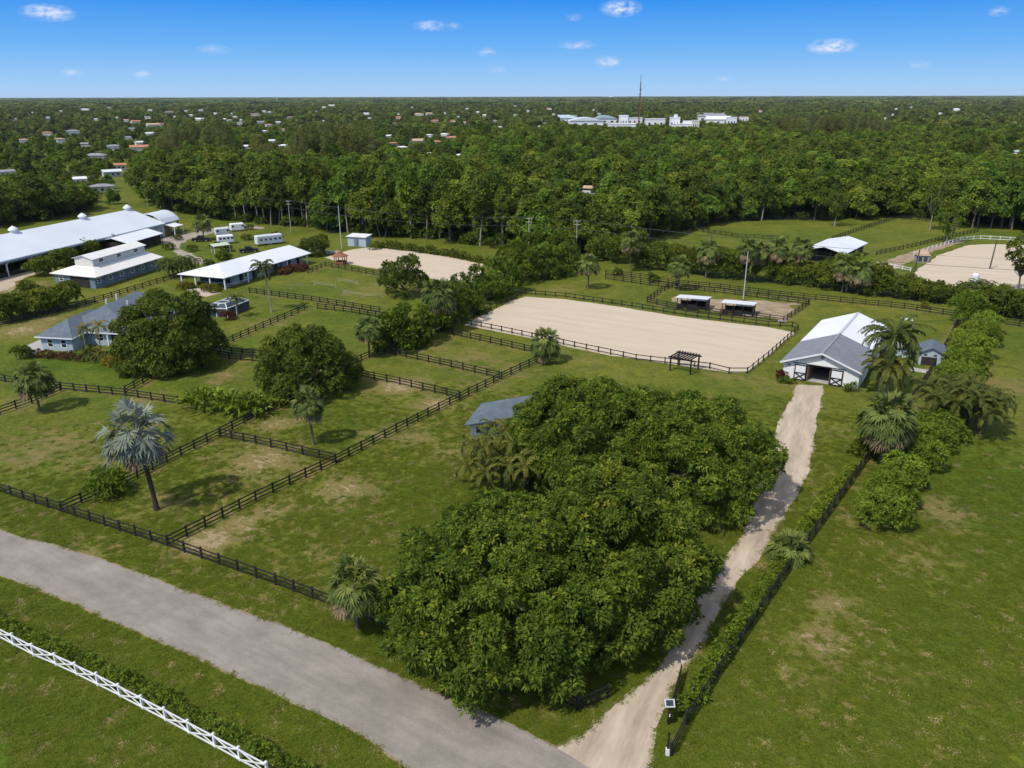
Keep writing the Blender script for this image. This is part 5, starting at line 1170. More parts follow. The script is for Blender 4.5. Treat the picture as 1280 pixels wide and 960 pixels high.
# ---- far houses: (roof px, width px, roof, wall, label)
W_, C_, B_ = 'white_paint', 'cream_paint', 'pale_blue_paint'
HOUSES = [
 (7,213,17,'grey_tile',W_,'grey roofed white house at the left edge of the suburb'), (96,222,22,'white_metal',W_,'white roofed house just behind the riding hall'),
 (127,231,30,'grey_tile',C_,'big dark hipped roof house behind the riding hall'), (119,193,27,'grey_tile',C_,'low wide grey roofed house facing a lawn on the left'),
 (142,184,20,'grey_tile',W_,'grey pitched roof house above the low wide one'), (108,181,12,'grey_tile',C_,'narrow grey roofed house left of the pitched one'),
 (176,179,14,'white_metal',W_,'white roof house behind the terracotta one at the forest edge'), (174,185,24,'terracotta',C_,'terracotta roofed house at the left forest edge'),
 (148,205,14,'terracotta',C_,'small orange roofed house left of the forest'), (139,213,24,'pale_metal',B_,'pale blue house with long low roof on the left lawns'),
 (91,165,16,'grey_tile',W_,'small grey gabled house above the left lawns'), (59,167,12,'terracotta',C_,'small reddish roof deep in the left treetops'),
 (106,138,13,'white_metal',W_,'long white building near the left horizon, right of its twin'), (136,136,12,'white_metal',W_,'white building near the left horizon, furthest right of three'), (98,133,9,'white_metal',C_,'tiny white building nearest the left horizon'),
 (184,148,12,'grey_tile',W_,'white walled grey roof house above the left suburb'), (170,153,13,'terracotta',C_,'peach roof house in the left suburb'), (191,157,17,'tan_tile',C_,'wide tan roofed house in the left suburb'), (188,168,13,'white_metal',W_,'white roofed house above the left forest edge'),
 (212,141,15,'brown_tile',C_,'brown roofed house right of the left suburb'), (203,156,10,'terracotta',W_,'terracotta roof house with a white wall, left suburb'), (250,150,14,'white_metal',W_,'white roofed house alone above the left forest'), (239,145,7,'white_metal',C_,None),(233,140,6,'white_metal',W_,None),
 (318,144,18,'brown_tile',C_,'wide brown roofed house above the feathery pines'), (325,154,15,'grey_tile',C_,'grey roofed house above the feathery pines'), (336,157,10,'tan_tile',W_,'white walled tan roof house above the feathery pines'), (362,148,13,'brown_tile',C_,'brown hipped roof house left of the feathery pine tops'),
 (289,143,6,'white_metal',W_,None),(294,147,7,'white_metal',W_,None),(287,151,7,'tan_tile',W_,None),(348,154,9,'white_metal',W_,None),(341,177,7,'white_metal',W_,None),(308,184,9,'white_metal',W_,None),(355,163,7,'tan_tile',W_,None),(302,151,6,'white_metal',C_,None),(255,136,6,'white_metal',W_,None),
 (416,133,13,'white_metal',W_,'bright white flat building near the horizon, centre left'), (405,135,7,'white_metal',W_,'small white block left of the bright flat building near the horizon'), (458,143,9,'white_metal',W_,None),(462,149,6,'white_metal',W_,None),
 (498,148,14,'terracotta',C_,'terracotta house row, leftmost, above the pines'), (523,144,17,'tan_tile',W_,'tan roofed house in the middle of the distant house row'), (537,143,12,'tan_tile',C_,'tan roofed house at the right of the distant house row'), (544,152,14,'terracotta',W_,'terracotta house below the distant house row'), (566,152,10,'terracotta',C_,'small terracotta house right of the one below the distant row'),(492,154,8,'brick_red',C_,'small brick red roof above the pine tops'),
 (574,132,11,'tan_tile',W_,'tan building close to the horizon at centre'), (584,137,7,'white_metal',W_,None),
 (491,180,11,'terracotta',B_,'red gabled house with pale blue walls right of the pines'), (503,183,15,'white_metal',W_,'white house beside the red gabled one'), (520,177,26,'tan_tile',C_,'long low tan roof building above the woodland'), (555,169,15,'white_metal',W_,'white gabled house behind the long tan roof'), (566,173,20,'terracotta',C_,'terracotta roofed house right of the long tan roof'), (546,178,14,'terracotta',C_,'orange roofed house among the central treetops'), (536,191,12,'cream_metal',C_,'pale low roof half hidden in the central treetops'), (574,193,20,'white_metal',W_,'white house furthest right in the central clearing'),(536,170,10,'white_metal',W_,'small white house behind the long tan roof'),(485,171,7,'white_metal',W_,None),
 (606,145,8,'cream_metal',C_,None),(618,152,9,'tan_tile',W_,'small peach walled house left of the white factory'),(686,137,10,'tan_tile',W_,'tan roofed house beyond the white factory'),(692,144,8,'cream_metal',W_,None),(681,155,9,'grey_tile',W_,None),(721,129,7,'white_metal',W_,None),(747,132,9,'tan_tile',W_,'small tan roof near the horizon above the factory'),(763,122,10,'white_metal',W_,'white building right under the horizon left of the mast'),(774,129,8,'tan_tile',W_,None),
 (735,240,25,'tan_tile',W_,'tan hipped roof house with white porch deep in the forest'),
 (1175,143,8,'white_metal',W_,'small white roof at right, lower of a pair'), (1195,138,12,'white_metal',W_,'white roof at right, upper of a pair'), (1204,129,10,'tan_tile',C_,'tan building near the horizon on the right'), (1158,132,6,'white_metal',W_,None),(1232,130,5,'white_metal',W_,None),(1252,131,5,'white_metal',W_,None),(1139,135,5,'white_metal',W_,None),(1269,154,7,'white_metal',W_,None),(1272,191,12,'teal_metal',W_,'teal roofed house at the right edge of the forest'),(1060,128,6,'white_metal',W_,None),(1115,144,6,'white_metal',W_,None),(985,128,6,'white_metal',C_,None),(77,140,6,'cream_metal',W_,None),(158,151,6,'tan_tile',W_,None),(188,139,8,'cream_metal',W_,None),(147,148,5,'cream_metal',W_,None),(159,173,5,'grey_tile',W_,None),(218,147,7,'cream_metal',W_,None),(251,139,6,'white_metal',W_,None),(281,150,8,'cream_metal',W_,None),(300,155,8,'grey_tile',W_,None),(330,140,6,'white_metal',W_,None),(337,141,6,'cream_metal',W_,None),(342,135,8,'white_metal',W_,None),(358,133,5,'white_metal',W_,None),(376,133,5,'tan_tile',W_,None),(395,140,5,'tan_tile',W_,None),(209,133,8,'cream_metal',W_,None),(292,129,8,'grey_tile',W_,None),(300,130,8,'cream_metal',W_,None),(386,159,8,'white_metal',W_,None),(330,165,7,'white_metal',W_,None),(355,183,5,'white_metal',W_,None),(405,152,8,'white_metal',W_,None),(497,143,7,'grey_tile',W_,None),(557,142,7,'grey_tile',W_,None),(597,141,8,'cream_metal',W_,None),(573,147,7,'cream_metal',W_,None),(463,129,8,'cream_metal',W_,None),(581,154,6,'tan_tile',W_,None),(648,130,5,'tan_tile',W_,None),(643,133,6,'tan_tile',W_,None),(638,128,5,'white_metal',W_,None),(694,128,7,'tan_tile',W_,None),(700,132,5,'white_metal',W_,None),(736,131,8,'grey_tile',W_,None),(742,138,5,'tan_tile',W_,None),(644,144,5,'grey_tile',W_,None),(672,159,6,'white_metal',W_,None),(749,143,7,'grey_tile',W_,None),(885,132,8,'white_metal',W_,None),(931,129,5,'cream_metal',W_,None),(962,132,5,'grey_tile',W_,None),(922,126,7,'cream_metal',W_,None),(1097,127,7,'cream_metal',W_,None),(1121,137,6,'white_metal',W_,None),(1106,149,7,'white_metal',W_,None),(60,148,5,'white_metal',W_,None),(40,142,5,'white_metal',W_,None),(20,150,8,'tan_tile',W_,None),(120,150,7,'white_metal',W_,None),(75,175,5,'tan_tile',W_,None),(30,176,7,'tan_tile',W_,None),(165,162,6,'grey_tile',W_,None),(225,156,8,'grey_tile',W_,None),(270,143,8,'cream_metal',W_,None),(430,141,5,'cream_metal',W_,None),(445,150,7,'grey_tile',W_,None),(515,135,6,'tan_tile',W_,None),(610,132,8,'tan_tile',W_,None),(660,140,7,'cream_metal',W_,None),(625,160,7,'white_metal',W_,None),
 (950,140,8,'tan_tile',C_,'small terracotta tinted roof right of the grey roofed store'),
]
INDUS = [ # roof px, width px, depth m, height m, roof, label
 (711,149,22,26,6,'teal_metal','teal roofed hall at the left end of the white factory buildings'), (733,153,40,34,8,'white_metal','wide white factory hall with a rounded roof'), (757,150,28,24,8,'teal_metal','pale teal hall behind the rounded factory roof'),
 (780,149,10,14,15,'white_paint','square white tower block at the foot of the mast'), (794,150,18,16,9,'white_metal','white hall just left of the mast'), (778,157,32,20,6,'white_paint','low white flat roofed block in front of the tower block'),
 (820,152,23,24,10,'white_metal','large plain white box building right of the mast'), (844,151,11,14,13,'white_paint','white block with a small turret right of the plain box'), (857,157,28,14,6,'white_paint','long low white wall building right of the turret block'), (870,154,8,12,10,'cream_paint','small cream block at the end of the low white buildings'),
 (890,147,32,44,8,'grey_tile','wide grey sloped roof store on the right of the factories'), (899,151,28,14,7,'white_metal','white fronted hall before the grey sloped roof'), (915,150,11,14,11,'white_paint','white square block at the right end of the factories'),(930,148,10,14,8,'tan_tile','small tan block right of the factories')]
HP = []   # sight lines that lower trees leave open
def far_house(px, py, wpx, roof, wallm, label, i):
    q = P(px, py, 3.6); D = math.hypot(*q); w = max(8.0, wpx * D / F * .74); d = w * (.62 if w < 26 else .45); d = min(d, 16); r = random.Random(500 + i)
    a = math.atan2(q[0], q[1]); rot = -a + r.uniform(-.45, .45); ax = (math.cos(rot), math.sin(rot)); ay = (-ax[1], ax[0])
    o = (q[0] - ax[0]*w/2 - ay[0]*d/2, q[1] - ax[1]*w/2 - ay[1]*d/2); fr = Frame(o, ax, ay)
    far = D > 900
    grp = None
    if label is None:
        grp = 'tiny pale houses far across the suburb'; label = 'tiny pale house far off among the treetops, only a speck of roof and wall'
    t = thing('house', (*q, 0), label, 'house', grp)
    hw = 5.6 if 'porch deep' in label else (3.1 if D < 700 else 3.8 + D * .0010); hr = hw + min(3.2, d * .17)
    MB(fr).box(0, 0, 0, w, d, hw).build('wall', M[wallm], t)
    if r.random() < .6: hip_roof(fr, -.6, -.6, w+.6, d+.6, hw, hr, d*.5, w-d*.5).build('roof', M[roof], t)
    else:
        rf = gable_roof(fr, 0, 0, w, d, hw, hr, .5).build('roof', M[roof], t)
        MB(fr).prism([(0,hw-.1),(d,hw-.1),(d/2,hr-.05)], 0, 0, w).build('gable', M[wallm], t)
    if D < 650:
        for k in range(3): win(t, fr, ('y', 0, -1), w*(.2+.3*k), 1.0, 1.4, 1.2, None, bars=False)
    HP.append((q[0], q[1], D, w*.45, 1.2 if 'porch deep' in label else hw * (.35 if D < 700 else .5)))
for i, h in enumerate(HOUSES): far_house(*h[:5], h[5], i)
for i, (px, py, wpx, d, h, roof, label) in enumerate(INDUS):
    h = h * 1.12; q = P(px, py, h * .75); D = math.hypot(*q); w = wpx * D / F; a = math.atan2(q[0], q[1]); ax = (math.cos(-a + .1), math.sin(-a + .1)); ay = (-ax[1], ax[0])
    o = (q[0]-ax[0]*w/2, q[1]-ax[1]*w/2); fr = Frame(o, ax, ay); t = thing('factory', (*q,0), label, 'building', 'white factory buildings round the mast')
    MB(fr).box(0,0,0,w,d,h).build('wall', M['white_paint' if 'cream' not in roof else 'cream_paint'], t)
    mb = MB(fr)
    if 'rounded' in label: mb.prism([(w*k/10, h + .02 + 4.5*math.sin(math.pi*k/10)) for k in range(11)], 1, -1, d+1); mb.build('roof', M[roof], t)
    elif 'sloped' in label or 'teal' in label: mb.add([(-1,-1,h+.05),(w+1,-1,h+.05),(w+1,d+1,h+5),(-1,d+1,h+5),(-1,d+1,h+.05),(w+1,d+1,h+.05)], [(0,1,2,3),(0,3,4),(1,5,2),(3,2,5,4)]); mb.build('roof', M[roof], t)
    else: mb.box(-.4,-.4,h+.02,w+.4,d+.4,h+.9); mb.build('roof', M[roof], t)
    mb = MB(fr)
    for k in range(3): mb.box(w*(.12+.3*k),-.12,h*.35,w*(.12+.3*k)+w*.1,-.02,h*.62)
    mb.build('window', M['glass'], t)
    if 'turret' in label: MB(fr).box(w*.4,d*.2,h+.92,w*.75,d*.6,h+4.5).build('turret', M['white_paint'], t)
    HP.append((q[0], q[1], D, w*.5, h*.3))
# lattice mast
q = P(798,160); mt = thing('radio_mast', (*q,0), 'tall thin radio mast rising above the horizon', 'mast'); mh = 44 + 22.5/970*math.hypot(*q)
for k in range(3):
    a = k*2.094; mb = MB(); mb.tube([(q[0]+1.1*math.cos(a),q[1]+1.1*math.sin(a),0),(q[0]+.5*math.cos(a),q[1]+.5*math.sin(a),mh*.86)], [.42,.3], 5); mb.build('mast_leg', M['mast_red' if k == 0 else 'dark_pole'], mt)
mb = MB()
for k in range(40):
    z = k*mh*.86/40; a = (k % 3)*2.094; b = a + 2.094; s = 1.1 - .6*k/40
    mb.beam((q[0]+s*math.cos(a),q[1]+s*math.sin(a),z),(q[0]+s*math.cos(b),q[1]+s*math.sin(b),z+mh*.86/40),.2,.2)
mb.build('lattice', M['mast_red'], mt)
mb = MB(); mb.tube([(q[0],q[1],mh*.86),(q[0],q[1],mh)], [.3,.22], 5); mb.build('antenna', M['dark_pole'], mt)
mb = MB(); mb.lathe((q[0],q[1],mh*.70), [(1.1,0),(1.1,2.6)], 8); mb.lathe((q[0],q[1],mh*.62), [(1.0,0),(1.0,1.8)], 8); mb.build('dish_ring', M['dark_pole'], mt)
q = P(347,133); m2 = thing('radio_mast', (*q,0), 'slim pale mast in the far distance on the left', 'mast'); h2 = 44 + 1.5/970*math.hypot(*q)
MB().tube([(q[0],q[1],0),(q[0],q[1],h2)], [1.3,.8], 6).build('mast_leg', M['white_paint'], m2); mb = MB(); mb.box(q[0]-8,q[1]-5,0,q[0]+30,q[1]+6,9); mb.build('base_building', M['white_paint'], m2)

# ---- scatter
rs = np.random.default_rng(5)
def scatter(r0, r1, sp):
    g = np.arange(-r1, r1, sp); gy = np.arange(r0*.7, r1, sp); X, Y = np.meshgrid(g, gy); X = X + rs.uniform(-.46, .46, X.shape)*sp; Y = Y + rs.uniform(-.46, .46, Y.shape)*sp
    X = X.ravel(); Y = Y.ravel(); R = np.hypot(X, Y); A = np.abs(np.arctan2(X, Y)); k = (R >= r0) & (R < r1) & (A < D2R(38.5))
    return X[k], Y[k]
rows = []
hp = np.array(HP)
for r0, r1, sp in ((225,450,5.6),(450,900,7.4),(900,1600,10.5),(1600,3000,18),(3000,6500,42),(6500,15000,105)):
    X, Y = scatter(r0, r1, sp); R = np.hypot(X, Y); px, py = to_px(X, Y, 0.0)
    ok = py < np.interp(px, FRONT[:,0], FRONT[:,1])
    ok |= (R > 900)
    dense = py > np.interp(px, DENSE[:,0], DENSE[:,1])
    left = (px < 186) & (py > 160)
    u = rs.random(len(X))
    ok &= np.where(dense & ~left, u < .96, np.where(left, u < np.where((py > 236) & (px < 112), .92, .31), u < np.where(R < 900, .62, .72)))
    X, Y, R, px, py, dense, left = (a[ok] for a in (X, Y, R, px, py, dense, left))
    n = len(X); kind = np.zeros(n, int); s = rs.uniform(.78, 1.22, n); v = rs.random(n)
    pine = ((px > 300) & (px < 480) & (py > 200) & (py < 236)) | ((px > 190) & (px < 310) & (py > 203) & (py < 228)) | ((px > 965) & (px < 1110) & (py > 172) & (py < 188))
    slimz = (px > 300) & (px < 640) & (py > 262)
    kind = np.where(v < .30, 0, np.where(v < .58, 1, np.where(v < .76, 2, np.where(v < .92, 3, 4))))
    low = (px < 112) & (py > 232); kind = np.where(low, 2 + (v > .5), kind)
    kind = np.where(slimz & (rs.random(n) < .62), 4 + (v > .5), kind)
    kind = np.where(pine & (rs.random(n) < .85), 6 + (v > .5), kind)
    s = np.where(dense, s * np.where(px > 700, .98, 1.08), s * .80)
    s = np.where(left & ~((py > 236) & (px < 112)), s * .72, s)
    if r0 >= 900: kind = 8 + (v * 3).astype(int); s = s * (1.35 if r0 < 1600 else 1.55)
    if r0 >= 3000: kind = 11 + (v > .5); s = rs.uniform(.8, 1.35, n) * np.where(rs.random(n) < .06, 1.25, 1)
    sz = s.copy()
    if r0 >= 3000: s = s * (2.6 if r0 < 6500 else 6.5); sz = sz * (1.15 if r0 < 6500 else 1.25)
    top = np.array([14.5,14.5,12.5,12.5,18.5,18.5,24,24,12.5,12.5,12.5,12,12])[kind] * sz
    fac = np.ones(n)
    for hx, hy, D, hwid, hz in HP:
        t = (X*hx + Y*hy) / D; pd = np.abs(X*hy - Y*hx) / D; zs = HC - (HC - hz) * t / D
        hit = (t < D - 3) & (t > D*.45) & (pd < hwid + 3.2*s) & (top > zs)
        fac = np.where(hit, np.minimum(fac, np.maximum(zs, .1) / top), fac)
        fac = np.where((np.hypot(X-hx, Y-hy) < hwid + 3.5), 0, fac)
    keep = fac > .22; 
    rows.append(np.stack([X, Y, R, kind, s*np.maximum(fac, .5), sz*fac, px], 1)[keep])
T = np.concatenate(rows); T = T[np.argsort(T[:, 2])]
inview = (T[:, 6] > -20) & (T[:, 6] < 1300)
near = np.zeros(len(T), bool); near[np.where(inview & (T[:, 3] < 8))[0][:285]] = True
KL = ['rounded broadleaf tree in the woodland edge behind the power lines', 'rounded broadleaf tree in the woodland edge behind the power lines', 'low bushy broadleaf tree in the woodland edge', 'low bushy broadleaf tree in the woodland edge', 'tall slim pale trunked tree in the woodland edge', 'tall slim pale trunked tree in the woodland edge', 'feathery pine standing in the woodland', 'feathery pine standing in the woodland']
KN = ['woodland_tree','woodland_tree','bushy_tree','bushy_tree','slender_tree','slender_tree','feathery_pine','feathery_pine']
roots = {}
for x, y, R, k, s, sz, px in T[near]:
    k = int(k); rz = random.uniform(0, 6.28); sc = (s, s, sz)
    if k not in roots:
        r = thing(KN[k], (x, y, 0), KL[k], 'tree', KL[k].replace('tree', 'trees').replace('pine ', 'pines ')); r.rotation_euler = (0,0,rz); r.scale = sc
        link_mesh('crown', PR[k][0], None, r); link_mesh('trunk', PR[k][1], None, r); roots[k] = r
    else: copy_tree(roots[k], (x, y, 0), rz, sc)

# the rest of the woodland out to the horizon: one scattered object
def joined(k):
    """crown and trunk of one woodland tree in a single mesh, for scattering"""
    c, t = PR[k]; me = c.copy() if k >= 8 else None
    if me is None:
        bm = bmesh.new(); bm.from_mesh(c); nf = len(bm.faces); bm.from_mesh(t); bm.faces.ensure_lookup_table()
        for f in bm.faces[nf:]: f.material_index = 1
        me = bpy.data.meshes.new('woodland_tree'); bm.to_mesh(me); bm.free(); me.materials.append(c.materials[0]); me.materials.append(t.materials[0])
    return me
SRC = bpy.data.collections.new('woodland_trees')
for k in range(len(PR)):
    o = bpy.data.objects.new('woodland_tree_%02d' % k, joined(k)); SRC.objects.link(o)
def scatter_object(name, S, label, src=None, cat='woodland'):
    me = bpy.data.meshes.new(name); n = len(S)
    me.vertices.add(n); co = np.zeros((n, 3), np.float32); co[:, :2] = S[:, :2]; me.vertices.foreach_set('co', co.ravel())
    a = me.attributes.new('kind_index', 'INT', 'POINT'); a.data.foreach_set('value', S[:, 3].astype(np.int32))
    a = me.attributes.new('size', 'FLOAT_VECTOR', 'POINT'); a.data.foreach_set('vector', np.stack([S[:,4], S[:,4], S[:,5]], 1).astype(np.float32).ravel())
    a = me.attributes.new('turn', 'FLOAT_VECTOR', 'POINT'); tv = np.zeros((n,3), np.float32); tv[:,2] = rs.uniform(0, 6.28, n); a.data.foreach_set('vector', tv.ravel())
    o = bpy.data.objects.new(name, me); COL.objects.link(o)
    ng = bpy.data.node_groups.new(name, 'GeometryNodeTree'); ng.interface.new_socket('Geometry', in_out='INPUT', socket_type='NodeSocketGeometry'); ng.interface.new_socket('Geometry', in_out='OUTPUT', socket_type='NodeSocketGeometry')
    N, L = ng.nodes, ng.links; gi = N.new('NodeGroupInput'); go = N.new('NodeGroupOutput')
    ip = N.new('GeometryNodeInstanceOnPoints'); ci = N.new('GeometryNodeCollectionInfo'); ci.inputs['Collection'].default_value = src or SRC; ci.inputs['Separate Children'].default_value = True; ci.inputs['Reset Children'].default_value = True
    def at(nm, ty): x = N.new('GeometryNodeInputNamedAttribute'); x.data_type = ty; x.inputs['Name'].default_value = nm; return x.outputs[0]
    L.new(gi.outputs[0], ip.inputs['Points']); L.new(ci.outputs[0], ip.inputs['Instance']); ip.inputs['Pick Instance'].default_value = True
    L.new(at('kind_index', 'INT'), ip.inputs['Instance Index']); L.new(at('turn', 'FLOAT_VECTOR'), ip.inputs['Rotation']); L.new(at('size', 'FLOAT_VECTOR'), ip.inputs['Scale'])
    L.new(ip.outputs[0], go.inputs[0])
    md = o.modifiers.new('scatter', 'NODES'); md.node_group = ng
    tag(o, label, cat, kind='stuff'); return o
rest = T[~near]; print('woodland: near', near.sum(), 'rest', len(rest))
scatter_object('woodland', rest[rest[:, 2] < 900], 'unbroken green treetops of the wood beyond its first rows')
scatter_object('distant_treetops', rest[rest[:, 2] >= 900], 'endless dark green treetops reaching to the horizon')
# undergrowth at the foot of the wood
rng = np.random.default_rng(77); lob = []; fp = [P(*p) for p in FRONT[5:22]]
for a, b in zip(fp[:-1], fp[1:]):
    a = Vector(a); b = Vector(b); n = int((b-a).length / 2.2)
    for i in range(n):
        q = a.lerp(b, i/n) + Vector((rng.normal(0,1.0), rng.uniform(2.5,8))); lob.append(((q.x, q.y, rng.uniform(.3,2.2)), rng.uniform(.9,2.4)))
p, nn, t = lobe_points(lob, 1.6, rng, cut=.6, zmin=-.1, up=.5); V, Tt = rosettes(p, nn, t + .3, rng, 5, .9, .4, (.1,.9), .2)
tag(link_mesh('undergrowth', quad_mesh('undergrowth', V, Tt, M['leaf_dense']), None), 'dark scrub along the foot of the wood', 'undergrowth', kind='stuff')

# ---- rough grass near the camera
def inside(x, y, poly):
    c = np.zeros(len(x), bool); n = len(poly)
    for i in range(n):
        x0, y0 = poly[i]; x1, y1 = poly[(i+1) % n]
        if y0 == y1: continue
        h = ((y0 > y) != (y1 > y)) & (x < (x1-x0) * (y-y0) / (y1-y0) + x0); c ^= h
    return c
M['leaf_grass'] = leaf_mat('leaf_grass', [(0, (0.083, 0.123, 0.0132)), (.5, (0.146, 0.188, 0.0192)), (.85, (0.244, 0.245, 0.0336)), (.93, (0.366, 0.285, 0.1200)), (1, (0.488, 0.376, 0.2040))], trans=.4, vary=.06, spec=.08)
TUFTS = bpy.data.collections.new('grass_tufts')
for k in range(5):
    rng = np.random.default_rng(700 + k); n = 26; p = np.stack([rng.normal(0, .22, n), rng.normal(0, .22, n), np.zeros(n)], 1)
    V, Tt = rosettes(p, np.tile([0., 0., 1.], (n, 1)), np.full(n, .45 if k < 4 else .93) + rng.normal(0, .08, n), rng, 5, .17, .045, (.02, .45), .12, jit=.02); V[..., 2] = np.maximum(V[..., 2], -.01)
    TUFTS.objects.link(bpy.data.objects.new('grass_tuft_%d' % k, quad_mesh('grass_tuft', V, Tt, M['leaf_grass'])))
n = 95000; R = np.sqrt(rs.uniform(36**2, 120**2, n)); A = rs.uniform(-D2R(40), D2R(40), n); X, Y = R*np.sin(A), R*np.cos(A)
keep = (rs.random(n) < np.clip((122 - R) / 75, 0, 1) * np.clip(1 - 1.5 * dry_at(X, Y), .03, 1)) & ~inside(X, Y - .35, [(q[0], q[1]) for q in road]) & ~inside(X, Y + .35, [(q[0], q[1]) for q in road]) & ~inside(X, Y, [P(*p) for p in DR_R] + [P(*p) for p in DR_L[::-1]])
X, Y = X[keep], Y[keep]; m_ = len(X); v = rs.random(m_); sz = rs.uniform(.6, 1.35, m_)
scatter_object('grass_tufts', np.stack([X, Y, R[keep], np.where(v < .955, (v*4.18).astype(int), 4), sz, sz * rs.uniform(.5, 1.0, m_)], 1), 'rough tufty grass over the verges, paddocks and right pasture', TUFTS, 'grass')

# ================================================================== LIGHT, SKY, CAMERA
SUN_EL = D2R(54); SUN_AZ = math.atan2(-.70, -.62)      # azimuth from +Y towards +X: behind the camera's left shoulder
sd_ = Vector((math.sin(SUN_AZ)*math.cos(SUN_EL), math.cos(SUN_AZ)*math.cos(SUN_EL), math.sin(SUN_EL)))
sl = bpy.data.lights.new('sun', 'SUN'); sl.energy = 2.75; sl.angle = D2R(1.2); sl.color = (1, .94, .84)
so = bpy.data.objects.new('sun', sl); COL.objects.link(so); so.rotation_euler = sd_.to_track_quat('Z', 'Y').to_euler(); so.location = sd_ * 200
w = bpy.data.worlds.new('World'); SC.world = w; w.use_nodes = True
N, L = w.node_tree.nodes, w.node_tree.links; N.clear()
out = N.new('ShaderNodeOutputWorld'); bg = N.new('ShaderNodeBackground'); L.new(bg.outputs[0], out.inputs[0])
sky = N.new('ShaderNodeTexSky'); sky.sky_type = 'NISHITA'; sky.sun_disc = False; sky.sun_elevation = SUN_EL; sky.sun_rotation = SUN_AZ
sky.air_density = 1.0; sky.dust_density = 0.0; sky.ozone_density = 4.0; sky.altitude = 50
bg.inputs['Strength'].default_value = .15; EXPO = .56; SKYK = 1 / (.15 * 2 ** EXPO)
hs = N.new('ShaderNodeHueSaturation'); hs.inputs['Saturation'].default_value = .42; L.new(sky.outputs[0], hs.inputs['Color'])
tc = N.new('ShaderNodeTexCoord'); sx = N.new('ShaderNodeSeparateXYZ'); L.new(tc.outputs['Generated'], sx.inputs[0])
def mth(op, a, b=None):
    x = N.new('ShaderNodeMath'); x.operation = op
    for i, c in ((0, a), (1, b)):
        if c is None: continue
        if isinstance(c, (int, float)): x.inputs[i].default_value = c
        else: L.new(c, x.inputs[i])
    return x.outputs[0]
az = mth('ARCTAN2', sx.outputs[0], sx.outputs[1]); el = mth('ARCSINE', sx.outputs[2])
# the clear blue band over the horizon, paling downwards, that thin high cloud leaves above it
rp = N.new('ShaderNodeValToRGB'); rp.color_ramp.elements[0].position = 0
SKY_STOPS = [(0, (.42, .67, .95)), (.12, (.33, .60, .94)), (.40, (.15, .45, .93)), (.75, (.038, .30, .88)), (1, (.012, .215, .83))]
while len(rp.color_ramp.elements) < len(SKY_STOPS): rp.color_ramp.elements.new(.5)
for e_, (p_, c_) in zip(rp.color_ramp.elements, SKY_STOPS): e_.position = p_; e_.color = (*c_, 1)
L.new(mth('MULTIPLY', el, 1 / .135), rp.inputs[0])
sc_ = N.new('ShaderNodeMix'); sc_.data_type = 'RGBA'; sc_.blend_type = 'MULTIPLY'; sc_.inputs[0].default_value = 1; L.new(rp.outputs[0], sc_.inputs[6]); sc_.inputs[7].default_value = (SKYK, SKYK, SKYK, 1)
fb = N.new('ShaderNodeMapRange'); fb.interpolation_type = 'SMOOTHSTEP'; fb.inputs[1].default_value = .13; fb.inputs[2].default_value = .55; L.new(el, fb.inputs[0])
band = N.new('ShaderNodeMix'); band.data_type = 'RGBA'; L.new(fb.outputs[0], band.inputs[0]); L.new(sc_.outputs[2], band.inputs[6]); L.new(hs.outputs[0], band.inputs[7])
cv = N.new('ShaderNodeCombineXYZ'); L.new(az, cv.inputs[0]); L.new(el, cv.inputs[1])
mp = N.new('ShaderNodeMapping'); mp.inputs['Scale'].default_value = (95, 180, 1); L.new(cv.outputs[0], mp.inputs[0])
nz = N.new('ShaderNodeTexNoise'); nz.inputs['Scale'].default_value = 1.0; nz.inputs['Detail'].default_value = 6; nz.inputs['Roughness'].default_value = .62; L.new(mp.outputs[0], nz.inputs['Vector'])
CLOUDS = [(60,16,24,8,.85),(537,32,18,6,.55),(776,10,22,9,.75),(566,33,10,4,.35),(608,65,11,5,.4),(622,88,10,4,.35),(267,62,19,5,.3),(90,91,10,4,.4),(178,93,11,4,.45),(760,77,15,6,.6),(722,56,22,5,.4),(718,22,10,4,.3),(1040,58,25,8,.85),(1150,81,10,4,.3),(1248,14,10,5,.35),(905,99,10,3,.3)]
acc = None
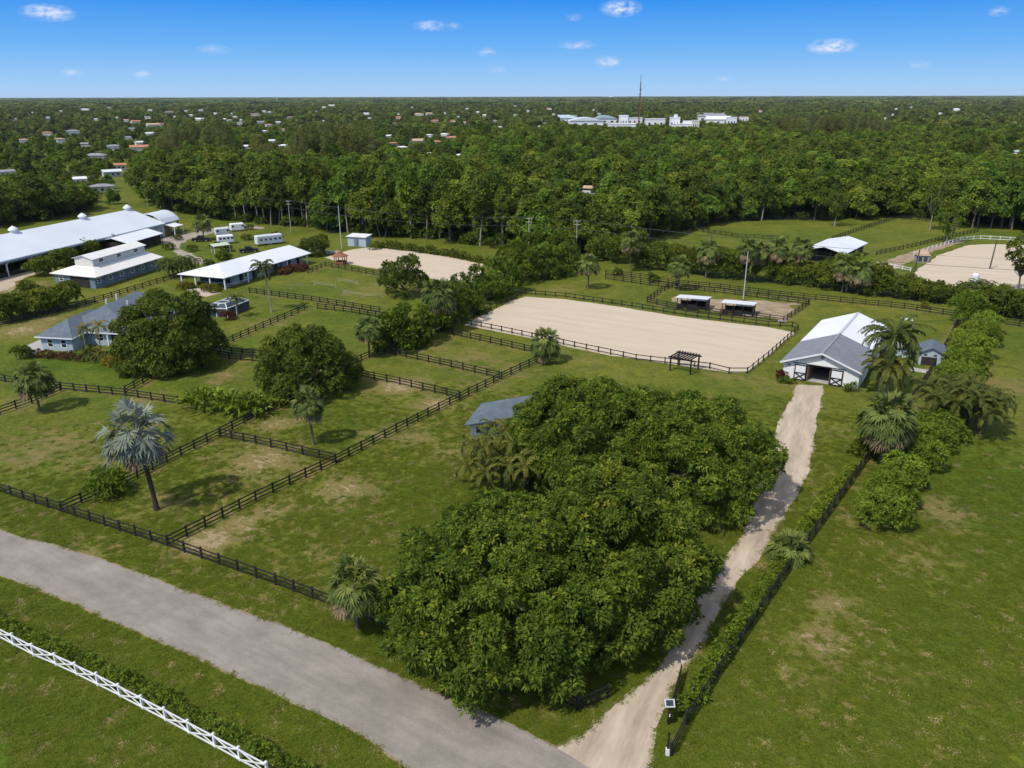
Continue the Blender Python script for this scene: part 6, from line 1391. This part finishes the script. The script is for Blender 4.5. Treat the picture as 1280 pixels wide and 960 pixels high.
for cx, cy, wx, hy, op in CLOUDS:
    a = (cx-640)/F; b = (cy-480)/F; u = a*math.cos(RL) - b*math.sin(RL); v = b*math.cos(RL) + a*math.sin(RL)
    d = Vector((u, CP - v*SP, -(SP + v*CP))).normalized(); a0 = math.atan2(d.x, d.y); e0 = math.asin(d.z)
    m_ = N.new('ShaderNodeMapping'); m_.vector_type = 'TEXTURE'; m_.inputs['Location'].default_value = (a0, e0, 0); m_.inputs['Scale'].default_value = (wx/F*1.15, hy/F*1.15, 1); L.new(cv.outputs[0], m_.inputs[0])
    ln = N.new('ShaderNodeVectorMath'); ln.operation = 'LENGTH'; L.new(m_.outputs[0], ln.inputs[0])
    x = mth('SUBTRACT', 1.0, ln.outputs['Value']); x = mth('MULTIPLY', mth('MAXIMUM', x, 0.0), op * .8); acc = x if acc is None else mth('MAXIMUM', acc, x)
cl = mth('MULTIPLY', acc, mth('MULTIPLY', mth('MAXIMUM', mth('SUBTRACT', nz.outputs[0], .36), 0.0), 7.5)); cl = mth('MINIMUM', cl, .85)
mx = N.new('ShaderNodeMix'); mx.data_type = 'RGBA'; L.new(cl, mx.inputs[0]); L.new(band.outputs[2], mx.inputs[6]); mx.inputs[7].default_value = (.80*SKYK, .85*SKYK, 1.0*SKYK, 1)
L.new(mx.outputs[2], bg.inputs['Color'])

cam = bpy.data.cameras.new('camera'); co = bpy.data.objects.new('camera', cam); COL.objects.link(co)
cam.sensor_width = 36; cam.lens = F / 1280 * 36; cam.clip_start = .5; cam.clip_end = 60000
co.location = (0, 0, HC); co.rotation_mode = 'QUATERNION'
fwd = Vector((0, CP, -SP)); up = Vector((0, SP, CP)); rt = Vector((1, 0, 0))
r2_ = rt * math.cos(RL) + up * -math.sin(RL) * -1; 
R_ = Matrix((rt, up, -fwd)).transposed(); co.rotation_quaternion = (R_ @ Matrix.Rotation(-RL, 3, 'Z')).to_quaternion()
SC.camera = co
SC.view_settings.view_transform = 'Standard'; SC.view_settings.look = 'None'; SC.view_settings.exposure = EXPO; SC.view_settings.gamma = 1
SC.cycles.max_bounces = 5; SC.cycles.transparent_max_bounces = 4; SC.cycles.diffuse_bounces = 3; SC.cycles.use_denoising = True

# ------------------------------------------------------------------ thin air between here and the horizon
mh_, nt, N, L = new_mat('haze'); out = N.new('ShaderNodeOutputMaterial'); pv = N.new('ShaderNodeVolumePrincipled'); L.new(pv.outputs[0], out.inputs['Volume'])
pv.inputs['Color'].default_value = (.80, .88, 1.0, 1); pv.inputs['Density'].default_value = 2.2e-5; pv.inputs['Anisotropy'].default_value = 0.0
HZ = MB().box(-22000, -300, -1.0, 22000, 16500, 110).build('haze', mh_, None, (0, 0, 0)); tag(HZ, 'thin blue haze lying over the farthest treetops', 'haze', kind='stuff')
